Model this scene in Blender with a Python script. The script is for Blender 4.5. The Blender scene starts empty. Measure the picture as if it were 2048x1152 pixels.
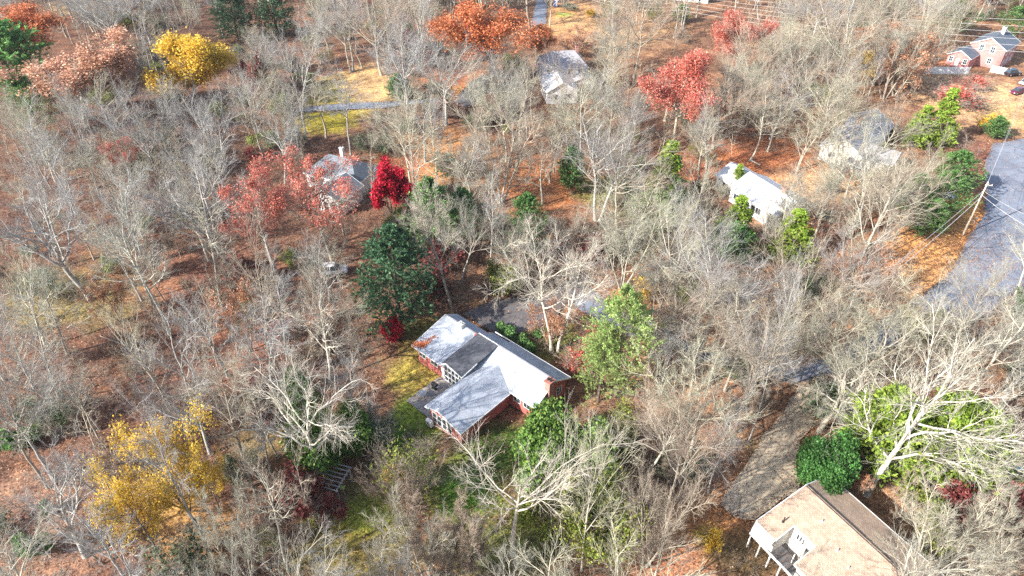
import bpy, math, random
import numpy as np
from mathutils import Vector

# ------------------------------------------------------------------ camera, sky, sun, exposure
SC = bpy.context.scene
FPX, PITCH, CAMH = 1365.0, math.radians(37.6), 68.0
SN, CS = math.sin(PITCH), math.cos(PITCH)
cam_d = bpy.data.cameras.new("camera"); cam = bpy.data.objects.new("camera", cam_d)
SC.collection.objects.link(cam); SC.camera = cam
cam.location = (0, 0, CAMH); cam.rotation_euler = (math.radians(90) - PITCH, 0, 0)
cam_d.sensor_width = 36; cam_d.lens = 36 * FPX / 2048; cam_d.clip_start = 0.5; cam_d.clip_end = 6000
SUN_EL, SUN_AZ = math.radians(31), math.radians(209)      # azimuth measured from +X
sdir = Vector((math.cos(SUN_EL) * math.cos(SUN_AZ), math.cos(SUN_EL) * math.sin(SUN_AZ), math.sin(SUN_EL)))
W = bpy.data.worlds.new("World"); SC.world = W; W.use_nodes = True
wn = W.node_tree.nodes; sky = wn.new("ShaderNodeTexSky"); sky.sky_type = 'NISHITA'; sky.sun_disc = False
sky.sun_elevation = SUN_EL; sky.sun_rotation = math.atan2(sdir.x, sdir.y); sky.air_density = 1.0; sky.dust_density = 1.5
W.node_tree.links.new(sky.outputs[0], wn['Background'].inputs[0]); wn['Background'].inputs[1].default_value = 0.13
sl = bpy.data.lights.new("sun", 'SUN'); sl.energy = 5.0; sl.angle = math.radians(0.6); sl.color = (1.0, 0.95, 0.88)
so = bpy.data.objects.new("sun", sl); SC.collection.objects.link(so); so.rotation_euler = sdir.to_track_quat('Z', 'Y').to_euler()
SC.view_settings.view_transform = 'Standard'; SC.view_settings.look = 'None'
SC.view_settings.exposure = 1.24; SC.view_settings.gamma = 1
SC.cycles.use_denoising = False
SC.cycles.max_bounces = 5; SC.cycles.diffuse_bounces = 3; SC.cycles.glossy_bounces = 2; SC.cycles.transmission_bounces = 3
SC.cycles.sample_clamp_indirect = 4

COL = SC.collection
RNG = np.random.default_rng(11)
random.seed(5)

# ------------------------------------------------------------------ photo pixel <-> ground
def P(px, py, h=0.0):
    u = (px - 1024) / FPX; v = (py - 576) / FPX
    z = (CAMH - h) / (SN + v * CS)
    return Vector((u * z, z * (CS - v * SN), h))
def proj(x, y, h):
    z = y * CS + (CAMH - h) * SN
    d = -y * SN + (CAMH - h) * CS
    return 1024 + FPX * x / z, 576 + FPX * d / z, z
def height(bx, by, ty):
    Y = P(bx, by).y; v = (ty - 576) / FPX
    return CAMH - Y * (SN + v * CS) / (CS - v * SN)
def inside(x, y, poly):
    r = False; n = len(poly); j = n - 1
    for i in range(n):
        xi, yi = poly[i]; xj, yj = poly[j]
        if (yi > y) != (yj > y) and x < (xj - xi) * (y - yi) / (yj - yi) + xi: r = not r
        j = i
    return r

# ------------------------------------------------------------------ naming helpers
def tag(o, label=None, cat=None, group=None, kind=None):
    if label: o['label'] = label
    if cat: o['category'] = cat
    if group: o['group'] = group
    if kind: o['kind'] = kind
    return o
def empty(name, loc=(0, 0, 0), rz=0.0, label=None, cat=None, group=None, scale=1.0):
    o = bpy.data.objects.new(name, None); COL.objects.link(o)
    o.location = loc; o.rotation_euler = (0, 0, rz); o.scale = (scale,) * 3
    o.empty_display_size = 0.3
    return tag(o, label, cat, group)
def link(name, me, parent=None):
    o = bpy.data.objects.new(name, me); COL.objects.link(o)
    if parent is not None: o.parent = parent
    return o
def copy_tree(o, parent=None):
    c = o.copy(); COL.objects.link(c); c.parent = parent
    for ch in list(o.children): copy_tree(ch, c)
    return c

# ------------------------------------------------------------------ materials
def new_mat(name):
    m = bpy.data.materials.new(name); m.use_nodes = True
    nt = m.node_tree; b = nt.nodes['Principled BSDF']
    return m, nt, b
def N(nt, t, **kw):
    n = nt.nodes.new(t)
    for k, v in kw.items(): setattr(n, k, v)
    return n
def ramp(nt, stops, fac=None):
    r = N(nt, 'ShaderNodeValToRGB'); cr = r.color_ramp
    while len(cr.elements) > 1: cr.elements.remove(cr.elements[-1])
    cr.elements[0].position = stops[0][0]; cr.elements[0].color = (*stops[0][1], 1)
    for p, c in stops[1:]:
        e = cr.elements.new(p); e.color = (*c, 1)
    if fac is not None: nt.links.new(fac, r.inputs[0])
    return r
def noise(nt, scale, detail=3, coord='Object', rough=0.6, vec=None):
    n = N(nt, 'ShaderNodeTexNoise'); n.inputs['Scale'].default_value = scale; n.inputs['Detail'].default_value = detail
    n.inputs['Roughness'].default_value = rough
    if vec is None:
        tc = N(nt, 'ShaderNodeTexCoord'); vec = tc.outputs[coord]
    nt.links.new(vec, n.inputs['Vector']); return n
def mixc(nt, fac, a, b, mode='MIX'):
    m = N(nt, 'ShaderNodeMix', data_type='RGBA', blend_type=mode)
    for sock, v in ((m.inputs[0], fac), (m.inputs[6], a), (m.inputs[7], b)):
        if isinstance(v, (int, float)): sock.default_value = v
        elif isinstance(v, tuple): sock.default_value = (*v, 1)
        else: nt.links.new(v, sock)
    return m.outputs[2]
def bump(nt, b, h, strength=0.3, dist=0.05):
    bp = N(nt, 'ShaderNodeBump'); bp.inputs['Strength'].default_value = strength; bp.inputs['Distance'].default_value = dist
    nt.links.new(h, bp.inputs['Height']); nt.links.new(bp.outputs[0], b.inputs['Normal'])

def plain(name, c1, c2=None, rough=0.8, scale=3.0, metal=0.0, bmp=0.0):
    m, nt, b = new_mat(name); c2 = c2 or tuple(x * 0.75 for x in c1)
    n = noise(nt, scale, 4); r = ramp(nt, [(0.35, c2), (0.65, c1)], n.outputs[0])
    nt.links.new(r.outputs[0], b.inputs['Base Color']); b.inputs['Roughness'].default_value = rough
    b.inputs['Metallic'].default_value = metal
    if bmp: bump(nt, b, n.outputs[0], bmp)
    return m
def bark_mat(name, tones, patch=None, scale=1.2):
    """tones: palette picked per tree by its random number"""
    m, nt, b = new_mat(name)
    oi = N(nt, 'ShaderNodeObjectInfo')
    r = ramp(nt, [(i / max(1, len(tones) - 1), t) for i, t in enumerate(tones)], oi.outputs['Random'])
    n = noise(nt, scale, 5, rough=0.7)
    k = ramp(nt, [(0.3, (0.55, 0.53, 0.50)), (0.55, (1, 1, 1)), (0.75, (1.25, 1.28, 1.15))], n.outputs[0])
    c = mixc(nt, 1.0, r.outputs[0], k.outputs[0], 'MULTIPLY')
    if patch:
        n2 = noise(nt, 3.0, 2); k2 = ramp(nt, [(0.52, (0, 0, 0)), (0.60, (1, 1, 1))], n2.outputs[0])
        c = mixc(nt, k2.outputs[0], c, patch)
    nt.links.new(c, b.inputs['Base Color']); b.inputs['Roughness'].default_value = 0.9
    b.inputs['Specular IOR Level'].default_value = 0.15
    return m
def leaf_mat(name, stops, transl=0.35, obj_var=0.0):
    m, nt, b = new_mat(name)
    g = N(nt, 'ShaderNodeNewGeometry')
    r = ramp(nt, stops, g.outputs['Random Per Island'])
    c = r.outputs[0]
    n = noise(nt, 0.45, 2); k = ramp(nt, [(0.35, (0.62, 0.6, 0.58)), (0.65, (1.15, 1.15, 1.15))], n.outputs[0])
    c = mixc(nt, 1.0, c, k.outputs[0], 'MULTIPLY')
    nt.links.new(c, b.inputs['Base Color']); b.inputs['Roughness'].default_value = 0.65
    b.inputs['Specular IOR Level'].default_value = 0.25
    t = N(nt, 'ShaderNodeBsdfTranslucent'); nt.links.new(c, t.inputs['Color'])
    mx = N(nt, 'ShaderNodeMixShader'); mx.inputs[0].default_value = transl
    nt.links.new(b.outputs[0], mx.inputs[1]); nt.links.new(t.outputs[0], mx.inputs[2])
    nt.links.new(mx.outputs[0], nt.nodes['Material Output'].inputs[0])
    return m

M = {}
M['cool_bark'] = bark_mat('cool_bark', [(.32, .31, .29), (.44, .44, .41), (.36, .34, .31), (.47, .47, .43)])
M['cool_twig'] = bark_mat('cool_twig', [(.29, .27, .26), (.40, .40, .39), (.33, .31, .30), (.38, .37, .34)], scale=.5)
M['warm_twig'] = bark_mat('warm_twig', [(.41, .37, .27), (.43, .42, .31), (.37, .32, .25), (.40, .41, .31)], scale=.5)
M['bark'] = bark_mat('bark', [(.28, .24, .19), (.48, .44, .35), (.37, .34, .29), (.54, .50, .39), (.31, .25, .20), (.47, .46, .38)])
M['twig'] = bark_mat('twig', [(.31, .27, .22), (.41, .39, .31), (.35, .34, .29), (.41, .41, .33), (.35, .28, .22), (.38, .40, .33)], scale=.4)
M['white_bark'] = bark_mat('white_bark', [(.56, .54, .47), (.62, .59, .52)], patch=(.28, .26, .20))
M['white_twig'] = bark_mat('white_twig', [(.52, .49, .41), (.55, .52, .44)], scale=.5)
M['pale_bark'] = bark_mat('pale_bark', [(.54, .50, .42), (.62, .58, .49)])
M['pale_twig'] = bark_mat('pale_twig', [(.50, .45, .38), (.55, .50, .43)], scale=.5)
M['pink_twig'] = bark_mat('pink_twig', [(.35, .25, .20), (.39, .31, .24), (.33, .28, .24)], scale=.5)
M['dark_bark'] = bark_mat('dark_bark', [(.14, .11, .09), (.20, .16, .13)])
M['needle_dark'] = leaf_mat('needle_dark', [(0, (.03, .08, .04)), (.6, (.065, .16, .075)), (1, (.15, .27, .13))], .25)
M['needle_green'] = leaf_mat('needle_green', [(0, (.06, .15, .04)), (.5, (.12, .26, .07)), (1, (.24, .40, .13))], .3)
M['needle_bright'] = leaf_mat('needle_bright', [(0, (.13, .22, .025)), (.5, (.27, .40, .05)), (1, (.44, .56, .10))], .35)
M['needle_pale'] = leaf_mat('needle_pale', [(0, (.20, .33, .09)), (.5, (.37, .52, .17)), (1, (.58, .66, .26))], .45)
M['leaf_holly'] = leaf_mat('leaf_holly', [(0, (.03, .10, .02)), (.5, (.06, .19, .04)), (1, (.13, .30, .08))], .15)
M['leaf_olive'] = leaf_mat('leaf_olive', [(0, (.12, .18, .04)), (.5, (.26, .33, .06)), (1, (.45, .46, .10))], .3)
M['leaf_dullgreen'] = leaf_mat('leaf_dullgreen', [(0, (.05, .09, .04)), (.5, (.11, .16, .08)), (1, (.22, .27, .15))], .3)  # dull greyish green of the thicket leaves
M['leaf_red'] = leaf_mat('leaf_red', [(0, (.38, .08, .06)), (.35, (.64, .16, .12)), (.7, (.76, .28, .20)), (1, (.66, .44, .34))], .4)
M['leaf_crimson'] = leaf_mat('leaf_crimson', [(0, (.28, .005, .02)), (.5, (.55, .015, .045)), (1, (.75, .05, .09))], .35)
M['leaf_orange'] = leaf_mat('leaf_orange', [(0, (.34, .08, .03)), (.5, (.60, .19, .08)), (1, (.68, .32, .15))], .35)
M['leaf_russet'] = leaf_mat('leaf_russet', [(0, (.30, .12, .06)), (.5, (.50, .24, .13)), (1, (.62, .38, .24))], .3)
M['leaf_yellow'] = leaf_mat('leaf_yellow', [(0, (.58, .33, .03)), (.5, (.82, .56, .05)), (1, (.88, .72, .20))], .4)
M['leaf_maroon'] = leaf_mat('leaf_maroon', [(0, (.12, .03, .03)), (.5, (.26, .06, .06)), (1, (.42, .14, .12))], .3)

def shingle_mat(name, c1, c2, row=0.16, wide=0.35, grit=0.5):
    m, nt, b = new_mat(name)
    tc = N(nt, 'ShaderNodeTexCoord')
    br = N(nt, 'ShaderNodeTexBrick'); br.inputs['Scale'].default_value = 1.0
    br.inputs['Brick Width'].default_value = wide; br.inputs['Row Height'].default_value = row
    br.inputs['Mortar Size'].default_value = 0.012; br.inputs['Mortar Smooth'].default_value = .3
    br.inputs['Color1'].default_value = (*c1, 1); br.inputs['Color2'].default_value = (*c2, 1)
    br.inputs['Mortar'].default_value = (*[x * 0.5 for x in c2], 1)
    nt.links.new(tc.outputs['Object'], br.inputs['Vector'])
    n = noise(nt, 0.6, 5, rough=.65); k = ramp(nt, [(0.3, (.72, .72, .74)), (0.6, (1, 1, 1)), (.8, (1.1, 1.08, 1.05))], n.outputs[0])
    n2 = noise(nt, 22, 2); k2 = ramp(nt, [(0.35, (1 - grit * .5,) * 3), (0.6, (1, 1, 1))], n2.outputs[0])
    c = mixc(nt, 1.0, br.outputs[0], k.outputs[0], 'MULTIPLY'); c = mixc(nt, 1.0, c, k2.outputs[0], 'MULTIPLY')
    nt.links.new(c, b.inputs['Base Color']); b.inputs['Roughness'].default_value = .9
    bump(nt, b, br.outputs['Fac'], .4, -.02)
    return m
M['roof_grey'] = shingle_mat('roof_grey', (.50, .54, .61), (.43, .47, .54))
M['roof_dark'] = plain('roof_dark', (.085, .09, .105), (.055, .058, .07), .75, 1.0)
M['roof_tan'] = shingle_mat('roof_tan', (.56, .415, .31), (.42, .30, .215), row=.18, wide=.30)
M['roof_white'] = shingle_mat('roof_white', (.80, .82, .84), (.72, .75, .78))
M['roof_slate'] = shingle_mat('roof_slate', (.17, .20, .25), (.12, .15, .19))
M['roof_slate2'] = shingle_mat('roof_slate', (.24, .28, .31), (.19, .22, .25))
M['roof_pale'] = shingle_mat('roof_pale', (.48, .47, .48), (.40, .39, .41))
M['white'] = plain('white_paint', (.80, .80, .78), (.68, .68, .66), .6, 2)
M['cream'] = plain('cream_wall', (.68, .66, .60), (.58, .56, .50), .8, 1.5)
M['glass'] = plain('glass', (.06, .08, .10), (.03, .04, .05), .08, 2)
M['metal_grey'] = plain('metal_grey', (.50, .50, .50), (.40, .40, .40), .5, 4, .3)
M['black'] = plain('black_plastic', (.02, .02, .02), (.03, .03, .03), .5)
M['timber'] = plain('grey_timber', (.42, .40, .38), (.28, .26, .25), .85, 6)
M['pole_wood'] = plain('pole_wood', (.62, .55, .44), (.45, .38, .30), .9, 5)
M['wire'] = plain('wire', (.62, .62, .60), (.55, .55, .54), .5, 1)
M['concrete'] = plain('concrete', (.40, .36, .33), (.27, .24, .22), .9, 1.5)
def siding_mat(name, c, vertical=True, pitch=0.3):
    m, nt, b = new_mat(name)
    w = N(nt, 'ShaderNodeTexWave', wave_type='BANDS', bands_direction='Z' if not vertical else 'DIAGONAL', wave_profile='SAW')
    w.inputs['Scale'].default_value = 1 / pitch / 2; tc = N(nt, 'ShaderNodeTexCoord'); nt.links.new(tc.outputs['Object'], w.inputs['Vector'])
    k = ramp(nt, [(0, (.55,) * 3), (.15, (1,) * 3), (1, (.9,) * 3)], w.outputs[1])
    n = noise(nt, 1.5, 4); k2 = ramp(nt, [(.3, (.8,) * 3), (.7, (1.1,) * 3)], n.outputs[0])
    cc = mixc(nt, 1.0, c, k.outputs[0], 'MULTIPLY'); cc = mixc(nt, 1.0, cc, k2.outputs[0], 'MULTIPLY')
    nt.links.new(cc, b.inputs['Base Color']); b.inputs['Roughness'].default_value = .75
    return m
M['red_siding'] = siding_mat('red_siding', (.47, .14, .12))
M['red_clap'] = siding_mat('red_clapboard', (.50, .24, .22), False, .2)
M['white_clap'] = siding_mat('white_clapboard', (.78, .78, .77), False, .2)
def brick_mat(name, c1, c2):
    m, nt, b = new_mat(name); tc = N(nt, 'ShaderNodeTexCoord'); mp = N(nt, 'ShaderNodeMapping'); mp.inputs['Rotation'].default_value = (math.radians(90), 0, 0)
    br = N(nt, 'ShaderNodeTexBrick'); br.inputs['Scale'].default_value = 1; br.inputs['Brick Width'].default_value = .22; br.inputs['Row Height'].default_value = .075
    br.inputs['Mortar Size'].default_value = .008; br.inputs['Color1'].default_value = (*c1, 1); br.inputs['Color2'].default_value = (*c2, 1); br.inputs['Mortar'].default_value = (.45, .42, .38, 1)
    nt.links.new(tc.outputs['Object'], mp.inputs[0]); nt.links.new(mp.outputs[0], br.inputs['Vector']); nt.links.new(br.outputs[0], b.inputs['Base Color'])
    b.inputs['Roughness'].default_value = .9; return m
M['brick'] = brick_mat('brick', (.38, .13, .09), (.27, .09, .07))
def paint_mat(name, c, rough=.25):
    m, nt, b = new_mat(name); b.inputs['Base Color'].default_value = (*c, 1); b.inputs['Roughness'].default_value = rough
    b.inputs['Coat Weight'].default_value = .6; n = noise(nt, 3); k = ramp(nt, [(.3, tuple(x * .85 for x in c)), (.7, c)], n.outputs[0]); nt.links.new(k.outputs[0], b.inputs['Base Color']); return m

# asphalt
def asphalt_mat(name, c, leaf=(.42, .22, .11), leaf_amt=.5, grain=60):
    m, nt, b = new_mat(name)
    n = noise(nt, .35, 5, rough=.6); k = ramp(nt, [(.3, tuple(x * .82 for x in c)), (.7, tuple(x * 1.12 for x in c))], n.outputs[0])
    g = noise(nt, grain, 2); kg = ramp(nt, [(.3, (.75,) * 3), (.7, (1.2,) * 3)], g.outputs[0])
    cc = mixc(nt, 1.0, k.outputs[0], kg.outputs[0], 'MULTIPLY')
    # fallen leaves lying in drifts
    v = N(nt, 'ShaderNodeTexVoronoi'); v.inputs['Scale'].default_value = 4.5; tc = N(nt, 'ShaderNodeTexCoord'); nt.links.new(tc.outputs['Object'], v.inputs['Vector'])
    kv = ramp(nt, [(.14, (1, 1, 1)), (.19, (0, 0, 0))], v.outputs['Distance'])
    n3 = noise(nt, .25, 3); kn = ramp(nt, [(.55 - leaf_amt * .25, (0, 0, 0)), (.75 - leaf_amt * .2, (1, 1, 1))], n3.outputs[0])
    f = mixc(nt, 1.0, kv.outputs[0], kn.outputs[0], 'MULTIPLY')
    # cracks and sealed joints
    ck = N(nt, 'ShaderNodeTexVoronoi', feature='DISTANCE_TO_EDGE'); ck.inputs['Scale'].default_value = .22; wn_ = noise(nt, .8, 4); vm = N(nt, 'ShaderNodeVectorMath', operation='ADD'); nt.links.new(tc.outputs['Object'], vm.inputs[0]); nt.links.new(wn_.outputs['Color'], vm.inputs[1]); nt.links.new(vm.outputs[0], ck.inputs['Vector'])
    kc = ramp(nt, [(.004, (.45, .45, .47)), (.014, (1, 1, 1))], ck.outputs['Distance']); cc = mixc(nt, 1.0, cc, kc.outputs[0], 'MULTIPLY')
    pt_ = noise(nt, .12, 2); kp = ramp(nt, [(.44, (.86, .86, .88)), (.47, (1, 1, 1)), (.60, (1, 1, 1)), (.62, (1.1, 1.1, 1.09))], pt_.outputs[0]); cc = mixc(nt, 1.0, cc, kp.outputs[0], 'MULTIPLY')
    cc = mixc(nt, f, cc, leaf)
    nt.links.new(cc, b.inputs['Base Color']); b.inputs['Roughness'].default_value = .85; return m
M['asphalt'] = asphalt_mat('asphalt', (.20, .225, .275), leaf_amt=.1)
M['drive'] = asphalt_mat('drive', (.115, .11, .115), leaf_amt=.8)
M['drive_tan'] = asphalt_mat('drive_tan', (.54, .44, .31), leaf_amt=.45)

# ------------------------------------------------------------------ mesh builders
class MB:
    def __init__(s): s.v = []; s.f = []
    def add(s, vs, fs):
        o = len(s.v); s.v += [tuple(v) for v in vs]; s.f += [tuple(i + o for i in f) for f in fs]; return s
    def box(s, x0, x1, y0, y1, z0, z1):
        return s.add([(x0, y0, z0), (x1, y0, z0), (x1, y1, z0), (x0, y1, z0), (x0, y0, z1), (x1, y0, z1), (x1, y1, z1), (x0, y1, z1)],
                     [(0, 3, 2, 1), (4, 5, 6, 7), (0, 1, 5, 4), (1, 2, 6, 5), (2, 3, 7, 6), (3, 0, 4, 7)])
    def prism(s, pts, off):
        n = len(pts); a = [Vector(p) for p in pts]; b = [p + Vector(off) for p in a]
        return s.add(a + b, [tuple(range(n))[::-1], tuple(range(n, 2 * n))] + [(i, (i + 1) % n, n + (i + 1) % n, n + i) for i in range(n)])
    def slab(s, pts, t=.14): return s.prism(pts, (0, 0, -t))
    def bar(s, p, q, w=.1, h=None, n=4):
        h = h or w; p = Vector(p); q = Vector(q); d = (q - p).normalized()
        a = d.cross(Vector((0, 0, 1)));
        if a.length < 1e-3: a = Vector((1, 0, 0))
        a.normalize(); b = d.cross(a)
        if n == 4: off = [a * w / 2 + b * h / 2, -a * w / 2 + b * h / 2, -a * w / 2 - b * h / 2, a * w / 2 - b * h / 2]
        else: off = [a * math.cos(i * 2 * math.pi / n) * w / 2 + b * math.sin(i * 2 * math.pi / n) * w / 2 for i in range(n)]
        return s.add([p + o for o in off] + [q + o for o in off], [tuple(range(n))[::-1], tuple(range(n, 2 * n))] + [(i, (i + 1) % n, n + (i + 1) % n, n + i) for i in range(n)])
    def lathe(s, prof, cx=0, cy=0, n=16):
        vs = []; fs = []
        for r, z in prof: vs += [(cx + r * math.cos(2 * math.pi * i / n), cy + r * math.sin(2 * math.pi * i / n), z) for i in range(n)]
        for k in range(len(prof) - 1):
            for i in range(n): fs.append((k * n + i, k * n + (i + 1) % n, (k + 1) * n + (i + 1) % n, (k + 1) * n + i))
        fs.append(tuple(range(n))[::-1]); fs.append(tuple((len(prof) - 1) * n + i for i in range(n)))
        return s.add(vs, fs)
    def build(s, name, mat, parent=None, smooth=False):
        me = bpy.data.meshes.new(name); me.from_pydata(s.v, [], s.f); me.materials.append(mat)
        if smooth: me.polygons.foreach_set('use_smooth', [True] * len(me.polygons))
        me.update(); return link(name, me, parent)

def np_mesh(name, V, F, mat, smooth=False):
    """V (n,3), F (m,k) uniform polygons"""
    me = bpy.data.meshes.new(name); F = np.asarray(F, dtype=np.int32); m, k = F.shape
    me.vertices.add(len(V)); me.vertices.foreach_set('co', np.asarray(V, dtype=np.float32).ravel())
    me.loops.add(m * k); me.loops.foreach_set('vertex_index', F.ravel())
    me.polygons.add(m); me.polygons.foreach_set('loop_start', np.arange(0, m * k, k, dtype=np.int32))
    me.polygons.foreach_set('loop_total', np.full(m, k, dtype=np.int32))
    if smooth: me.polygons.foreach_set('use_smooth', np.ones(m, dtype=bool))
    me.materials.append(mat); me.update(calc_edges=True); return me

def nrm(a): return a / np.maximum(np.linalg.norm(a, axis=-1, keepdims=True), 1e-9)
def tubes(pts, rad, S):
    """pts (N,K,3) rad (N,K) -> V,F quads"""
    Nn, K, _ = pts.shape
    T = np.empty_like(pts); T[:, 1:-1] = pts[:, 2:] - pts[:, :-2]; T[:, 0] = pts[:, 1] - pts[:, 0]; T[:, -1] = pts[:, -1] - pts[:, -2]
    T = nrm(T); ref = np.where(np.abs(T[:, :1, 2:3]) > .85, np.array([1.0, .1, 0]), np.array([.05, .1, 1.0]))
    A = nrm(np.cross(T, np.broadcast_to(ref, T.shape))); B = np.cross(T, A)
    ang = np.arange(S) * 2 * math.pi / S
    V = pts[:, :, None] + rad[:, :, None, None] * (A[:, :, None] * np.cos(ang)[None, None, :, None] + B[:, :, None] * np.sin(ang)[None, None, :, None])
    i = np.arange(Nn)[:, None, None] * K * S; k = np.arange(K - 1)[None, :, None] * S; s = np.arange(S)[None, None, :]; s2 = (s + 1) % S
    F = np.stack([i + k + s, i + k + s2, i + k + S + s2, i + k + S + s], -1).reshape(-1, 4)
    return V.reshape(-1, 3), F
def join(parts):
    V = []; F = []; o = 0
    for v, f in parts: V.append(v); F.append(f + o); o += len(v)
    return np.concatenate(V), np.concatenate(F)

def grow(rng, P0, D, L, R, K, wob, trop, taper=.35):
    """grow polylines; P0 (N,3) D (N,3) L (N) R (N)"""
    n = len(P0); pts = np.empty((n, K + 1, 3)); pts[:, 0] = P0; d = D.copy()
    for i in range(K):
        d = nrm(d + rng.normal(0, wob, (n, 3)) + np.array([0, 0, trop]))
        pts[:, i + 1] = pts[:, i] + d * (L / K)[:, None]
    t = np.linspace(0, 1, K + 1)[None]; rad = R[:, None] * (1 - (1 - taper) * t)
    return pts, rad
def sprout(rng, pts, rad, n, t0, ang, angsd, ratio, Lp, prof=.5, rr=.6, t1=1.0, minr=0.0, even=True):
    """n children per parent"""
    Nn, K1, _ = pts.shape; K = K1 - 1
    if even:
        t = t0 + (t1 - t0) * (np.arange(n)[None] + rng.random((Nn, n))) / n
    else: t = t0 + (t1 - t0) * rng.random((Nn, n))
    x = np.clip(t * K, 0, K - 1e-4); k = x.astype(int); fr = (x - k)[..., None]; idx = np.arange(Nn)[:, None]
    a = pts[idx, k]; b = pts[idx, k + 1]; pos = a + (b - a) * fr; T = nrm(b - a)
    r = rad[idx, k] * (1 - fr[..., 0]) + rad[idx, k + 1] * fr[..., 0]
    u = nrm(np.cross(T, nrm(rng.normal(0, 1, (Nn, n, 3))))); w = np.cross(T, u)
    phi = (np.arange(n)[None] * 2.4 + rng.random((Nn, 1)) * 6.28 + rng.normal(0, .4, (Nn, n)))[..., None]
    u0 = nrm(np.cross(T, np.broadcast_to(np.array([.31, .2, .93]), T.shape))); w0 = np.cross(T, u0)
    side = u0 * np.cos(phi) + w0 * np.sin(phi)
    th = np.radians(np.clip(rng.normal(ang, angsd, (Nn, n)), 8, 100))[..., None]
    D = nrm(T * np.cos(th) + side * np.sin(th))
    L = Lp[:, None] * ratio * (1 - prof * t) * rng.uniform(.65, 1.2, (Nn, n))
    R = np.maximum(r * rr * rng.uniform(.75, 1.1, (Nn, n)), minr)
    return pos.reshape(-1, 3), D.reshape(-1, 3), L.ravel(), R.ravel()

def skeleton(seed, H=22, r0=.26, kind='oak', lean=(0, 0), dens=1.0, clear=.42, spread=1.0, stems=1, wig=1.0):
    """returns trunk+limbs (V,F), branches+twigs (V,F), tip positions (n,3)"""
    rng = np.random.default_rng(seed); thick = []; fine = []
    a = rng.random() * 6.28
    P0 = np.zeros((stems, 3)); D = np.zeros((stems, 3)); D[:, 2] = 1
    D[:, 0] += lean[0]; D[:, 1] += lean[1]
    if stems > 1:
        for i in range(stems):
            q = a + i * 6.283 / stems; s = .13 if kind != 'multi' else .42
            P0[i] = (math.cos(q) * r0 * 1.3, math.sin(q) * r0 * 1.3, 0); D[i] += (math.cos(q) * s, math.sin(q) * s, 0)
    D = nrm(D); Lt = np.full(stems, H * (.82 if kind in ('forest', 'pole') else .62 if kind == 'oak' else .52 if kind == 'fan' else .7)) * rng.uniform(.9, 1.05, stems)
    p, r = grow(rng, P0 - np.array([0, 0, .3]), D, Lt, np.full(stems, r0), 9, .05 * wig, .03, .30)
    r[:, 0] *= 1.35; thick.append(tubes(p, r, 8))
    if kind == 'oak':       n1, t0, an, ra, pf, tr1 = int(10), clear / .62 * .9, 52, .80, .25, .045
    elif kind == 'vase':    n1, t0, an, ra, pf, tr1 = int(10), clear / .7, 40, .80, .28, .035
    elif kind == 'forest':  n1, t0, an, ra, pf, tr1 = int(14), clear / .82, 48, .46, .45, .05
    elif kind == 'pole':    n1, t0, an, ra, pf, tr1 = int(13), clear / .82, 44, .32, .5, .04
    elif kind == 'fan':     n1, t0, an, ra, pf, tr1 = int(8), clear / .5, 46, .95, .05, .05
    else:                   n1, t0, an, ra, pf, tr1 = int(8), .25, 38, .62, .4, .03
    l1 = sprout(rng, p, r, n1, min(t0, .86), an, 11, ra * spread, Lt, pf, .70, minr=.035)
    p1, r1 = grow(rng, *l1, 7, .13 * wig, tr1, .3); thick.append(tubes(p1, r1, 6))
    # the leaders carry on from the stem tips
    pL, rL = grow(rng, p[:, -1], nrm(p[:, -1] - p[:, -2]), Lt * .42, r[:, -1], 7, .10 * wig, .04, .2); thick.append(tubes(pL, rL, 6))
    P1 = np.concatenate([p1, pL]); R1 = np.concatenate([r1, rL]); L1 = np.concatenate([l1[2], Lt * .42])
    n2 = max(4, int(9 * dens ** .5)); l2 = sprout(rng, P1, R1, n2, .22, 36, 10, .50, L1, .42, .66, minr=.026)
    p2, r2 = grow(rng, *l2, 5, .13 * wig, .06, .35); thick.append(tubes(p2, r2, 4))
    n3 = max(4, int(7 * dens ** .5)); l3 = sprout(rng, p2, r2, n3, .15, 32, 11, .60, l2[2], .4, .62, minr=.015)
    p3, r3 = grow(rng, *l3, 3, .10, .07, .5); fine.append(tubes(p3, r3, 3))
    n4 = max(4, int(6.5 * dens)); l4 = sprout(rng, p3, r3, n4, .15, 27, 10, .75, l3[2], .3, .7, minr=.008)
    l4 = (l4[0], l4[1], np.maximum(l4[2], .35), l4[3]); p4, r4 = grow(rng, *l4, 2, .09, .08, .5); fine.append(tubes(p4, r4, 3))
    tips = np.concatenate([p4[:, 1], p4[:, 2], p3[:, 2]])
    return join(thick), join(fine), tips

def quads(rng, C, size, up=0.0, aspect=1.0, dirs=None):
    """leaf cards: C (n,3) centres"""
    n = len(C); s = size * rng.uniform(.6, 1.3, n)[:, None]
    if dirs is None: A = nrm(rng.normal(0, 1, (n, 3)) * np.array([1, 1, 1 - up * .6]))
    else: A = dirs
    B = nrm(np.cross(A, rng.normal(0, 1, (n, 3)) * np.array([1, 1, 1]) + np.array([0, 0, up])))
    A = A * s * .5; B = B * s * .5 * aspect
    V = np.stack([C - A, C - B, C + A, C + B], 1).reshape(-1, 3)     # a diamond, like a leaf
    return V, np.arange(4 * n).reshape(-1, 4)

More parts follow.
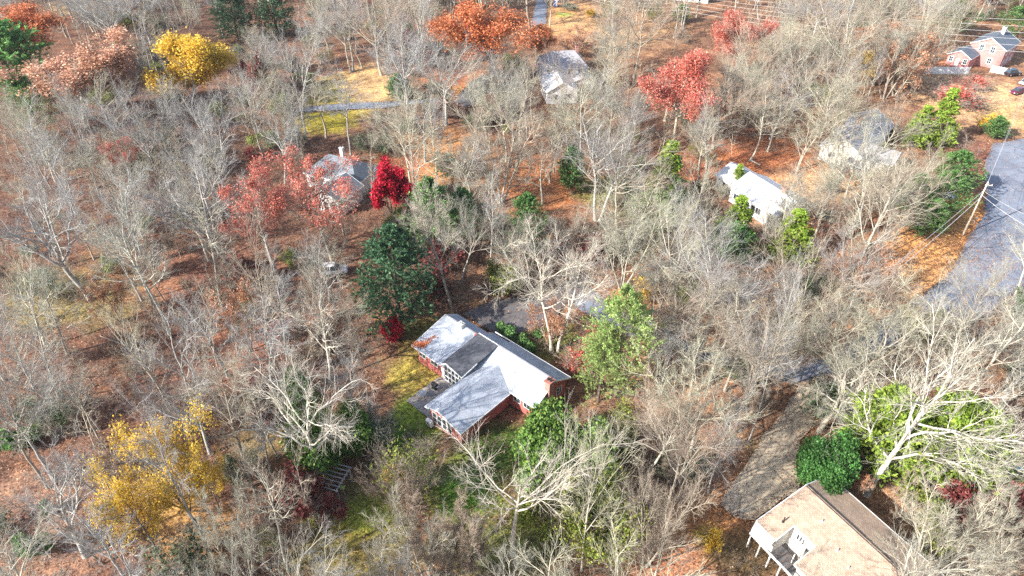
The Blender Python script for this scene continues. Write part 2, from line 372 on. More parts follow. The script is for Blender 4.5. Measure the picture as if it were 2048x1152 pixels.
def bare_proto(name, seed, bm, tm, **kw):
    th, fi, tips = skeleton(seed, **kw)
    return {'trunk': np_mesh('trunk', *th, bm, True), 'crown': np_mesh('crown', *fi, tm), 'H': kw.get('H', 22)}
def leafy_proto(seed, leafm, bm, tm, size=.30, clump=.55, per=2, keep=.8, hole=.82, **kw):
    kw.setdefault('dens', .45); th, fi, tips = skeleton(seed, **kw); rng = np.random.default_rng(seed + 99)
    # leaves hang in bunches, some twigs already bare
    c = tips[rng.random(len(tips)) < keep]
    cell = np.floor(c / 2.2).astype(int); hsh = (cell[:, 0] * 73856093 ^ cell[:, 1] * 19349663 ^ cell[:, 2] * 83492791) % 1000 / 1000.
    c = c[hsh < hole]
    C = np.repeat(c, per, 0) + rng.normal(0, clump * .5, (len(c) * per, 3))
    return {'trunk': np_mesh('trunk', *th, bm, True), 'crown': np_mesh('crown', *fi, tm), 'foliage': np_mesh('foliage', *quads(rng, C, size), leafm), 'H': kw.get('H', 15)}

def conifer_proto(seed, leafm, H=16, rad=4.0, kind='spruce', bare=.05, n=95, size=.5, per=75):
    """trunk, limbs in whorls, needles carried along every limb"""
    rng = np.random.default_rng(seed)
    p, r = grow(rng, np.zeros((1, 3)) - [0, 0, .2], np.array([[0, 0, 1.]]), np.array([H * .98]), np.array([H * .016 + .06]), 8, .015, .05, .12)
    trunk = tubes(p, r, 7)
    t = bare + (1 - bare) * np.sort(rng.random(n)) ** .9 ; z = t * H
    phi = np.arange(n) * 2.4 + rng.normal(0, .4, n)
    if kind == 'spruce': prof = (1 - t) ** .8 * 1.02 + .03; el = .05 - .25 * (1 - t); trop = -.01
    elif kind == 'pine': prof = np.clip(1.15 * np.sin(np.clip((1 - t) * 1.9, 0, 1.57)) ** .8, .12, 1); el = np.full(n, .22); trop = .05
    else: prof = np.clip(np.sin(np.clip((1 - t) * 1.75 + .12, 0, 1.9)) ** .9, .05, 1) ; el = np.full(n, .75); trop = .10
    L = rad * prof * rng.uniform(.72, 1.15, n) + .15
    D = nrm(np.stack([np.cos(phi), np.sin(phi), el], -1))
    xy = p[0][np.clip((t * 8).astype(int), 0, 8)]
    P0 = np.stack([xy[:, 0], xy[:, 1], z], -1)
    pb, rb = grow(rng, P0, D, L, np.full(n, .05) * (1 - .6 * t), 5, .06, trop, .3)
    l2 = sprout(rng, pb, rb, 7, .2, 48, 10, .42, L, .35, .5, minr=.012)
    p2, r2 = grow(rng, *l2, 3, .08, trop, .5)
    limbs = join([tubes(pb, rb, 4), tubes(p2, r2, 3)])
    # needles: sprays along the side shoots
    m = per
    idx = rng.integers(0, len(p2), n * m); tt = rng.random(n * m) * 3; k = np.clip(tt.astype(int), 0, 2); f = (tt - k)[:, None]
    C = p2[idx, k] * (1 - f) + p2[idx, k + 1] * f + rng.normal(0, .10, (n * m, 3)); dd = nrm(nrm(p2[idx, k + 1] - p2[idx, k]) + rng.normal(0, .55, (n * m, 3)) + [0, 0, .25 if kind != 'spruce' else -.1])
    V, F = quads(rng, C, size, up=.8, aspect=.42, dirs=dd)
    return {'trunk': np_mesh('trunk', *join([trunk, limbs]), M['dark_bark'], True), 'foliage': np_mesh('foliage', V, F, leafm), 'H': H}

def bush_proto(seed, leafm, H=3.0, rad=2.0, n=6000, size=.22, lobes=9, stem=None, fill=.5, twiggy=0):
    rng = np.random.default_rng(seed)
    # stems fanning out to lumpy clumps of leaves
    ns = 14; phi = rng.random(ns) * 6.28; D = nrm(np.stack([np.cos(phi) * .8, np.sin(phi) * .8, rng.uniform(.6, 1.4, ns)], -1))
    p, r = grow(rng, np.zeros((ns, 3)), D, np.full(ns, H * .8), np.full(ns, .04), 4, .1, .03, .3)
    l2 = sprout(rng, p, r, 7, .25, 40, 10, .5, np.full(ns, H * .8), .3, .6, minr=.01); p2, r2 = grow(rng, *l2, 3, .1, .04, .5)
    parts = [tubes(p, r, 4), tubes(p2, r2, 3)]
    if twiggy:
        l3 = sprout(rng, p2, r2, twiggy, .1, 38, 12, .6, l2[2], .3, .6, minr=.007); p3, r3 = grow(rng, *l3, 2, .12, .05, .5); parts.append(tubes(p3, r3, 3))
        l4 = sprout(rng, p3, r3, 5, .1, 38, 12, .6, l3[2], .3, .7, minr=.006); p4, r4 = grow(rng, *l4, 1, .12, .05, .6); parts.append(tubes(p4, r4, 3))
    st = join(parts)
    res = {'stems': np_mesh('stems', *st, stem or M['dark_bark']), 'H': H}
    if n:
        c = nrm(rng.normal(0, 1, (lobes, 3)) * [1, 1, .75]) * rng.uniform(.3, .72, (lobes, 1)) * [rad, rad, H * .5] + [0, 0, H * .52]
        lr = rng.uniform(.32, .55, lobes) * min(rad, H * .6)
        i = rng.integers(0, lobes, n); d = nrm(rng.normal(0, 1, (n, 3)))
        C = c[i] + d * (lr[i] * rng.uniform(fill, 1.08, n))[:, None]; C = C[C[:, 2] > .05]
        res['foliage'] = np_mesh('foliage', *quads(rng, C, size, up=.3, aspect=.7), leafm)
    return res

def place(name, proto, loc, h=None, rz=None, label=None, cat='tree', group=None, wide=1.0, tilt=(0, 0)):
    s = 1.0 if h is None else h / proto['H']
    e = empty(name, loc, RNG.random() * 6.28 if rz is None else rz, label, cat, group)
    e.scale = (s * wide, s * wide, s); e.rotation_euler[0] = tilt[0]; e.rotation_euler[1] = tilt[1]
    for k in ('trunk', 'stems', 'crown', 'foliage'):
        if k in proto: link(k, proto[k], e)
    return e

# ------------------------------------------------------------------ ground
def blob(px, py, rx, ry, col, w=1.0): return (px, py, rx, ry, col, w)
LAWN = (.27, .32, .055); LAWNY = (.46, .38, .09); GREEN = (.10, .20, .03); ORANGE = (.62, .30, .11); RUST = (.38, .15, .075)
BROWN = (.175, .098, .07); ROSE = (.36, .19, .13); STRAW = (.60, .42, .24); DIRT = (.34, .22, .16); YEL = (.50, .35, .06); TANY = (.58, .40, .20)
BLOBS = [blob(170, 590, 140, 60, (.24, .20, .09)), blob(60, 620, 70, 35, (.27, .22, .09)), blob(230, 520, 60, 40, (.28, .17, .09)), blob(60, 1000, 110, 60, (.33, .20, .14)), blob(60, 1100, 160, 80, (.32, .19, .135)),
    blob(690, 195, 75, 45, LAWNY), blob(650, 240, 60, 30, (.38, .33, .05)), blob(740, 170, 60, 40, TANY), blob(160, 15, 60, 20, TANY, .6),
    blob(835, 745, 60, 50, LAWNY), blob(830, 840, 55, 55, (.26, .36, .05)), blob(800, 900, 60, 50, GREEN), blob(720, 1040, 100, 60, LAWN), blob(700, 1110, 120, 60, (.26, .22, .06)), blob(930, 985, 80, 70, GREEN), blob(1000, 900, 90, 60, (.08, .14, .03)),
    blob(1000, 1090, 130, 60, (.17, .19, .06)), blob(860, 700, 60, 20, (.20, .16, .05)), blob(1110, 680, 60, 40, (.16, .18, .05)), blob(990, 605, 40, 12, ORANGE), blob(1290, 590, 50, 25, ORANGE),
    blob(840, 655, 45, 25, (.20, .18, .06)), blob(870, 315, 120, 60, (.50, .26, .11)), blob(800, 330, 50, 30, RUST), blob(1110, 370, 110, 60, (.46, .20, .09)), blob(1190, 380, 40, 30, (.20, .20, .07)),
    blob(1480, 310, 130, 40, (.40, .16, .08)), blob(1400, 350, 60, 40, (.40, .15, .08)), blob(1600, 400, 90, 60, (.62, .36, .20)), blob(1640, 380, 70, 40, STRAW), blob(1680, 450, 80, 40, RUST),
    blob(1870, 500, 100, 65, (.80, .43, .17)), blob(1800, 560, 100, 45, (.78, .42, .18)), blob(1930, 430, 60, 50, (.74, .36, .13)), blob(1960, 330, 60, 50, (.25, .12, .09)), blob(2030, 520, 30, 60, (.60, .33, .15)),
    blob(1440, 700, 80, 60, (.50, .28, .16)), blob(1700, 640, 160, 40, (.50, .29, .17)), blob(1330, 760, 90, 80, (.42, .25, .16)), blob(1500, 620, 150, 60, (.48, .28, .17)),
    blob(1410, 1060, 110, 70, (.52, .25, .11)), blob(1400, 930, 90, 70, (.42, .24, .15)), blob(1350, 1130, 100, 50, (.52, .25, .14)), blob(1500, 1110, 90, 50, (.20, .14, .07)), blob(1420, 1070, 30, 20, YEL),
    blob(1810, 1000, 90, 60, (.50, .29, .19)), blob(1780, 965, 50, 40, (.45, .28, .18)), blob(2010, 930, 60, 50, (.60, .35, .14)), blob(1990, 1090, 70, 60, (.48, .26, .12)), blob(1560, 930, 60, 60, (.30, .27, .13)),
    blob(1950, 200, 110, 40, (.66, .46, .26)), blob(2010, 235, 60, 30, TANY), blob(1890, 155, 60, 15, STRAW), blob(1850, 110, 80, 40, (.45, .22, .13)), blob(1760, 110, 80, 50, (.45, .25, .14)), blob(1940, 160, 35, 10, (.52, .18, .15)),
    blob(1140, 40, 60, 30, (.60, .36, .17)), blob(1180, 20, 80, 15, (.55, .30, .14)), blob(1130, 28, 20, 5, (.28, .35, .08)), blob(925, 180, 25, 15, (.60, .28, .08)), blob(900, 150, 60, 25, (.36, .16, .09)),
    blob(1250, 40, 120, 60, STRAW, .5), blob(1300, 420, 80, 80, (.26, .24, .12)), blob(650, 290, 80, 20, BROWN), blob(450, 560, 200, 80, (.25, .13, .09)), blob(500, 700, 150, 100, (.24, .12, .085)),
    blob(520, 880, 60, 40, (.22, .17, .08)), blob(600, 930, 50, 40, (.36, .20, .10)), blob(650, 990, 50, 30, (.17, .09, .08)), blob(380, 1060, 90, 60, (.44, .26, .10)), blob(330, 980, 90, 60, (.40, .25, .09))]
def build_ground():
    xs = np.concatenate([[-4000, -1500, -700, -350], np.arange(-235, 235.1, .9), [350, 700, 1500, 4000]])
    ys = np.concatenate([[-3000, -800, -200, -40, 0], np.arange(14, 300.1, .9), [400, 700, 1500, 5000]])
    X, Y = np.meshgrid(xs, ys); rng = np.random.default_rng(3)
    Z = .12 * np.sin(X * .11 + 1) * np.cos(Y * .13) + .07 * np.sin(X * .37 + Y * .29)
    Z = Z - .22
    near = (np.abs(X) < 240) & (Y > 10) & (Y < 305); Z = Z + np.where(near, rng.normal(0, .02, X.shape), 0)
    V = np.stack([X, Y, Z], -1).reshape(-1, 3); ny, nx = X.shape
    i = np.arange(ny - 1)[:, None] * nx + np.arange(nx - 1)[None]
    F = np.stack([i, i + 1, i + nx + 1, i + nx], -1).reshape(-1, 4)
    m, nt, b = new_mat('ground')
    at = N(nt, 'ShaderNodeAttribute'); at.attribute_name = 'tone'
    tc = N(nt, 'ShaderNodeTexCoord'); vec = tc.outputs['Object']
    big = noise(nt, .22, 4, vec=vec); kb = ramp(nt, [(.32, (.55, .52, .56)), (.5, (.9, .9, .92)), (.68, (1.3, 1.25, 1.1))], big.outputs[0])
    c = mixc(nt, 1.0, at.outputs['Color'], kb.outputs[0], 'MULTIPLY')
    mid = noise(nt, 1.6, 5, vec=vec, rough=.75); km = ramp(nt, [(.34, (.45, .42, .42)), (.52, (1, 1, 1)), (.66, (1.35, 1.3, 1.2))], mid.outputs[0])
    c = mixc(nt, 1.0, c, km.outputs[0], 'MULTIPLY')
    vo = N(nt, 'ShaderNodeTexVoronoi'); vo.inputs['Scale'].default_value = 5.5; nt.links.new(vec, vo.inputs['Vector'])
    hs = N(nt, 'ShaderNodeSeparateColor'); nt.links.new(vo.outputs['Color'], hs.inputs[0])
    kv = ramp(nt, [(0, (.5, .42, .40)), (.45, (.95, .95, .95)), (.8, (1.25, 1.15, 1.0)), (1, (1.7, 1.5, 1.3))], hs.outputs[0])
    c = mixc(nt, .85, c, kv.outputs[0], 'MULTIPLY')
    nt.links.new(c, b.inputs['Base Color']); b.inputs['Roughness'].default_value = .95; b.inputs['Specular IOR Level'].default_value = .1
    bump(nt, b, mid.outputs[0], .8, .25)
    me = np_mesh('ground', V, F, m)
    x, y = V[:, 0], np.maximum(V[:, 1], 5); z = y * CS + CAMH * SN; d = -y * SN + CAMH * CS
    px = 1024 + FPX * x / z; py = 576 + FPX * d / z
    # regional base tone: cooler brown wood on the left, paler orange litter on the right
    t = np.clip((px - 300) / 1300, 0, 1)[:, None]; base = np.array(BROWN)[None] * (1 - t) + np.array((.32, .185, .115))[None] * t
    col = base.copy()
    for (bx, by, rx, ry, cc, w) in BLOBS:
        q = ((px - bx) / rx) ** 2 + ((py - by) / ry) ** 2; q = q * (1 + .45 * np.sin(x * .9 + by) * np.cos(y * .8 + bx))
        k = (np.clip(1.35 - q, 0, 1) ** .8 * w)[:, None]; k = np.clip(k, 0, 1); col = col * (1 - k) + np.array(cc)[None] * k
    ca = me.color_attributes.new('tone', 'FLOAT_COLOR', 'POINT')
    ca.data.foreach_set('color', np.concatenate([col, np.ones((len(col), 1))], 1).astype(np.float32).ravel())
    tag(link('ground', me), 'leaf covered woodland floor with patches of lawn', None, None, 'structure')
build_ground()

def strip(name, pts, mat, z, label, widths=None):
    """pts: px outline polygon, laid flat at z, edges roughened"""
    out = []
    w = [P(*p) for p in pts]; rng = random.Random(len(pts) * 7 + int(pts[0][0]))
    n = len(w)
    for i in range(n):
        a, b = w[i], w[(i + 1) % n]; k = max(2, int((b - a).length / 1.2)); nn = Vector((-(b - a).y, (b - a).x, 0)).normalized()
        for j in range(k): out.append(a + (b - a) * j / k + nn * (rng.uniform(-.22, .22) if j else 0))
    import mathutils.geometry as G
    tri = G.tessellate_polygon([[Vector((p.x, p.y, 0)) for p in out]])
    me = bpy.data.meshes.new(name); me.from_pydata([(p.x, p.y, z) for p in out], [], [t if (out[t[1]] - out[t[0]]).cross(out[t[2]] - out[t[0]]).z > 0 else t[::-1] for t in tri]); me.materials.append(mat); me.update()
    return tag(link(name, me), label, None, None, 'structure')
ROAD = [(2200, 250), (1985, 288), (1968, 330), (1972, 380), (1968, 430), (1940, 470), (1905, 540), (1850, 588), (1760, 640), (1690, 700), (1600, 738), (1480, 722), (1370, 684), (1290, 648), (1225, 612),
        (1180, 575), (1150, 545), (1120, 590), (1165, 625), (1250, 670), (1360, 700), (1450, 734), (1560, 760), (1590, 770), (1690, 745), (1810, 682), (1960, 640), (2060, 560), (2150, 470), (2200, 400)]
strip('road', ROAD, M['asphalt'], .02, 'grey asphalt road curving down from the right edge')
DRIVES = {'drive_a': [(925, 628), (985, 598), (1040, 592), (1095, 592), (1150, 545), (1190, 560), (1130, 610), (1105, 640), (1060, 660), (1010, 672), (985, 665)],
          'drive_b': [(1600, 765), (1660, 750), (1640, 810), (1625, 850), (1600, 880), (1592, 930), (1600, 985), (1560, 1000), (1510, 1040), (1470, 1035), (1440, 1010), (1470, 960), (1520, 880), (1570, 820)],
          'drive_c': [(905, 205), (940, 165), (965, 150), (985, 152), (970, 190), (960, 212), (930, 215)],
          'drive_d': [(590, 225), (600, 214), (700, 206), (790, 203), (880, 195), (880, 202), (770, 216), (640, 222)],
          'drive_e': [(1062, 52), (1072, -5), (1096, -5), (1092, 48)]}
strip('driveway', DRIVES['drive_a'], M['drive'], .03, 'dark driveway behind the brick red house')
strip('driveway', DRIVES['drive_b'], M['drive_tan'], .03, 'tan driveway beside the tan roofed house')
strip('driveway', DRIVES['drive_c'], M['drive'], .03, 'dark driveway end among the far trees')
strip('path', DRIVES['drive_d'], M['asphalt'], .03, 'grey lane across the far yellow lawn')
strip('driveway', DRIVES['drive_e'], M['asphalt'], .03, 'pale driveway running off the top edge')

# ------------------------------------------------------------------ houses
def window(par, c, d, w, h, frame=.07, mull=(1, 1), n_off=.03, depth=.05):
    """c centre, d unit direction along wall (2D), outward normal is right of d"""
    d = Vector((d[0], d[1], 0)).normalized(); n = Vector((d.y, -d.x, 0)); up = Vector((0, 0, 1)); c = Vector(c)
    def rect(mb, u0, u1, z0, z1, o0, o1):
        a = [c + d * u + up * z + n * o0 for u, z in ((u0, z0), (u1, z0), (u1, z1), (u0, z1))]; mb.prism(a, n * (o1 - o0))
    gm = MB(); rect(gm, -w / 2, w / 2, -h / 2, h / 2, 0.0, n_off)
    pane = gm.build('window', M['glass'], par)
    fm = MB(); o0, o1 = .004, n_off + depth
    rect(fm, -w / 2 - frame, -w / 2 + .01, -h / 2 - frame, h / 2 + frame, o0, o1); rect(fm, w / 2 - .01, w / 2 + frame, -h / 2 - frame, h / 2 + frame, o0, o1)
    rect(fm, -w / 2 + .012, w / 2 - .012, h / 2, h / 2 + frame - .003, o0, o1 - .003); rect(fm, -w / 2 + .012, w / 2 - .012, -h / 2 - frame + .003, -h / 2, o0, o1 - .003)
    for i in range(1, mull[0] + 0): x = -w / 2 + w * i / mull[0]; rect(fm, x - .025, x + .025, -h / 2, h / 2, o0 + .01, o1 - .01)
    for i in range(1, mull[1] + 0): z = -h / 2 + h * i / mull[1]; rect(fm, -w / 2, w / 2, z - .025, z + .025, o0 + .012, o1 - .014)
    fm.build('frame', M['white'], pane)
    return pane

def house_brick():
    A = P(893.3, 631.6, 4.7); R = empty('ranch_house', (A.x, A.y, 0), math.radians(-42), 'long low red house with pale grey shingle roof in the middle clearing', 'house')
    w = MB()
    w.prism([(.2, -6.0, 0), (.2, 2.0, 0), (.2, 2.0, 3.15), (.2, -.1, 4.45), (.2, -6.0, 2.98)], (5.6, 0, 0))
    w.prism([(5.81, -3.3, 0), (5.81, 3.0, 0), (5.81, 3.0, 3.05), (5.81, 0, 4.82), (5.81, -3.3, 2.95)], (13.8, 0, 0))
    w.prism([(9.95, -12.5, 0), (15.4, -12.5, 0), (15.4, -12.5, 2.7), (12, -12.5, 3.74), (9.95, -12.5, 2.95)], (0, 9.19, 0))
    w.build('wall', M['red_siding'], R)
    r = MB()
    r.slab([(-.3, .02, 4.72), (6.45, .02, 4.72), (6.1, -6.45, 3.05), (-.45, -6.45, 3.05)])
    r.slab([(-.3, .03, 4.715), (6.45, .03, 4.715), (6.45, 2.4, 3.35), (-.3, 2.4, 3.35)])
    r.slab([(9.8, .0, 5.12), (20.1, .0, 5.12), (20.1, -3.75, 3.0), (9.3, -3.75, 3.0)])
    r.slab([(6.3, .01, 5.115), (9.5, .01, 5.115), (9.5, 3.05, 3.2), (6.3, 3.05, 3.2)])
    r.slab([(9.503, .01, 5.118), (20.1, .01, 5.118), (20.1, 3.45, 3.1), (9.503, 3.45, 3.1)])
    r.slab([(12, -12.95, 4.0), (12, -1.7, 4.05), (9.6, -3.8, 3.06), (9.5, -12.95, 3.06)])
    r.slab([(12.003, -12.95, 3.996), (12.003, -1.7, 4.046), (15.9, -3.8, 2.9), (15.9, -12.95, 2.8)])
    rf = r.build('roof', M['roof_grey'], R)
    d = MB(); d.slab([(6.62, -.12, 5.2), (10.2, -.12, 5.2), (9.45, -6.35, 3.3), (6.5, -6.35, 3.95)]); d.slab([(6.617, -.12, 5.197), (6.35, -.12, 5.1), (5.45, -6.35, 3.25), (6.497, -6.35, 3.947)])
    d.build('sunroom_roof', M['roof_dark'], R)
    c = MB(); c.bar((6.5, .02, 5.22), (20.1, .02, 5.17), .22, .06); c.bar((-.3, .03, 4.76), (6.3, .03, 4.76), .2, .05); c.build('ridge_cap', M['roof_pale'], R)
    t = MB()                                     # white fascia boards and gutters
    for a, b in (((-.47, -6.5, 2.98), (5.5, -6.5, 2.98)), ((9.3, -3.82, 2.92), (20.15, -3.82, 2.92)), ((20.15, -3.8, 2.93), (20.15, .0, 5.04)), ((20.15, .0, 5.04), (20.15, 3.5, 3.03)), ((6.3, 3.52, 3.0), (20.15, 3.52, 3.0)),
                 ((9.45, -13.0, 2.98), (12, -13.0, 3.92)), ((12, -13.0, 3.92), (15.95, -13.0, 2.72)), ((9.45, -13.0, 2.98), (9.5, -3.9, 2.98)), ((15.95, -13.0, 2.72), (15.95, -3.8, 2.8)), ((-.5, -6.5, 2.97), (-.34, .0, 4.64)), ((-.34, .0, 4.64), (-.34, 2.4, 3.27)),
                 ((5.42, -6.42, 3.2), (6.5, -6.42, 3.88)), ((6.5, -6.42, 3.88), (9.5, -6.42, 3.22)), ((9.5, -6.4, 3.22), (9.75, -3.7, 4.05)), ((6.6, -.02, 5.22), (10.2, -.02, 5.22))):
        t.bar(a, b, .07, .18)
    t.build('trim', M['white'], R)
    # glazed sunroom wall
    g = MB(); g.prism([(5.7, -6.0, 0), (9.2, -6.0, 0), (9.2, -6.0, 3.1), (6.5, -6.0, 3.7), (5.7, -6.0, 3.2)], (0, .06, 0)); gl = g.build('window', M['glass'], R)
    f = MB()
    for x in (5.7, 6.4, 7.1, 7.8, 8.5, 9.2): f.box(x - .06, x + .06, -6.1, -5.9, 0, 3.15)
    for z in (.1, 1.0, 2.05, 2.95): f.box(5.72, 9.18, -6.09, -5.91, z - .05, z + .06)
    f.box(9.14, 9.26, -5.9, -3.4, 0, .12); f.box(9.14, 9.26, -5.9, -3.4, 2.9, 3.1)
    for y in (-5.0, -4.1): f.box(9.15, 9.25, y - .05, y + .05, .1, 2.95)
    f.build('frame', M['white'], gl)
    g2 = MB(); g2.box(9.17, 9.22, -5.9, -3.35, 0.02, 3.0); g2.build('window', M['glass'], R)
    for x in (10.7, 11.6, 12.5, 13.4): window(R, (x, -12.5, 1.5), (1, 0), .68, 1.75, mull=(1, 2))
    window(R, (19.61, 1.6, 1.75), (0, 1), 1.0, 1.2, mull=(2, 2))
    for x in (16.6, 18.3): window(R, (x, -3.3, 1.8), (1, 0), 1.1, .95, mull=(2, 1))
    for x in (1.2, 3.6): window(R, (x, -6.0, 1.9), (1, 0), 1.3, .8, mull=(2, 1))
    dm = MB(); dm.box(5.0, 5.62, -6.06, -6.0, .05, 2.1); dm.build('door', M['white'], R)
    sk = MB(); sk.slab([(6.9, -1.0, 5.02), (7.6, -1.0, 4.91), (7.6, -1.6, 4.73), (6.9, -1.6, 4.84)], .06); sk.build('skylight', M['white'], R)
    ch = MB(); ch.box(19.62, 20.45, -1.5, -.55, 0, 5.75); ch.box(19.5, 20.57, -1.62, -.43, 5.75, 5.9); cm = ch.build('chimney', M['brick'], R)
    fl = MB(); fl.lathe([(.16, 5.9), (.16, 6.2), (.13, 6.2)], 19.85, -1.05, 10); fl.lathe([(.16, 5.9), (.16, 6.15), (.13, 6.15)], 20.25, -1.05, 10); fl.build('flue', M['black'], cm)
    c2 = MB(); c2.box(2.9, 3.7, -.7, 0.05, 3.9, 5.3); c2.box(2.83, 3.77, -.77, .12, 5.3, 5.38); q = c2.build('chimney', M['cream'], R); fq = MB(); fq.lathe([(.12, 5.38), (.12, 5.65), (.1, 5.65)], 3.15, -.32, 8); fq.lathe([(.12, 5.38), (.12, 5.65), (.1, 5.65)], 3.5, -.32, 8); fq.build('flue', M['metal_grey'], q)
    # drifts of fallen leaves caught on the roof
    rng = np.random.default_rng(4); C = []
    for (x0, y0, x1, y1, z0, z1, n, sp) in ((-.3, -6.2, 1.0, -5.3, 3.14, 3.35, 500, .28), (.9, -6.0, 1.2, -3.6, 3.18, 3.8, 220, .25), (6.0, -4.9, 6.3, -2.6, 3.45, 4.15, 260, .14)):
        k = rng.random(n); C.append(np.stack([x0 + (x1 - x0) * k, y0 + (y1 - y0) * k, z0 + (z1 - z0) * k], -1) + rng.normal(0, 1, (n, 3)) * [sp, sp, 0.012] + [0, 0, .03])
    C = np.concatenate(C); z = 4.75 + .258 * np.minimum(C[:, 1], 0) + .03; C[:, 2] = np.where(C[:, 0] < 5.6, z, C[:, 2] + .12)
    lv = link('leaf_drift', np_mesh('leaf_drift', *quads(rng, C, .16, up=3), M['leaf_orange']), R)
    # patio in front of the sunroom
    toW = lambda x, y: (A.x + x * math.cos(math.radians(-42)) - y * math.sin(math.radians(-42)), A.y + x * math.sin(math.radians(-42)) + y * math.cos(math.radians(-42)))
    pt = MB(); pt.box(4.6, 9.4, -12.2, -6.15, -.2, .05); p = pt.build('patio', M['concrete']); p.location = (A.x, A.y, 0); p.rotation_euler = (0, 0, math.radians(-42)); tag(p, 'paved patio in the corner of the red house', None, None, 'structure')
    x, y = toW(5.7, -10.3); e = empty('garden_table', (x, y, .05), .3, 'round grey glass table on the patio of the red house', 'table')
    q = MB(); q.lathe([(.02, .70), (.62, .70), (.62, .74), (.02, .74)], n=20); q.build('tabletop', M['metal_grey'], e)
    for i in range(4): a = i * 1.57 + .6; MB().bar((math.cos(a) * .45, math.sin(a) * .45, 0), (math.cos(a) * .3, math.sin(a) * .3, .7), .05, n=6).build('leg', M['black'], e)
    x, y = toW(5.9, -8.2); e = empty('barbecue', (x, y, .05), -.7, 'black covered barbecue on the patio by the glass wall', 'barbecue')
    MB().box(-.35, .35, -.25, .25, .1, .75).build('cabinet', M['black'], e); l = MB(); l.prism([(-.42, -.3, .76), (-.42, .3, .76), (-.42, .25, 1.05), (-.42, 0, 1.18), (-.42, -.25, 1.05)], (.84, 0, 0)); l.build('lid', M['black'], e)
    for sx in (-1, 1): MB().box(sx * .6 - .16, sx * .6 + .16, -.22, .22, .78, .82).build('side_shelf', M['metal_grey'], e)
    x, y = toW(10.2, -13.1); e = empty('heat_pump', (x, y, 0), math.radians(-42), 'white air conditioning unit at the corner of the red house', 'air conditioner')
    MB().box(-.5, .5, -.22, .22, .15, 1.15).build('cabinet', M['white'], e); gr = MB(); gr.lathe([(.38, 0), (.38, .03), (.3, .05)], n=18); go = gr.build('fan_grille', M['metal_grey'], e); go.rotation_euler = (math.radians(90), 0, 0); go.location = (0, -.222, .65)
    for sx in (-.4, .4): MB().box(sx - .05, sx + .05, -.22, .22, -.1, .149).build('foot', M['black'], e)
house_brick()

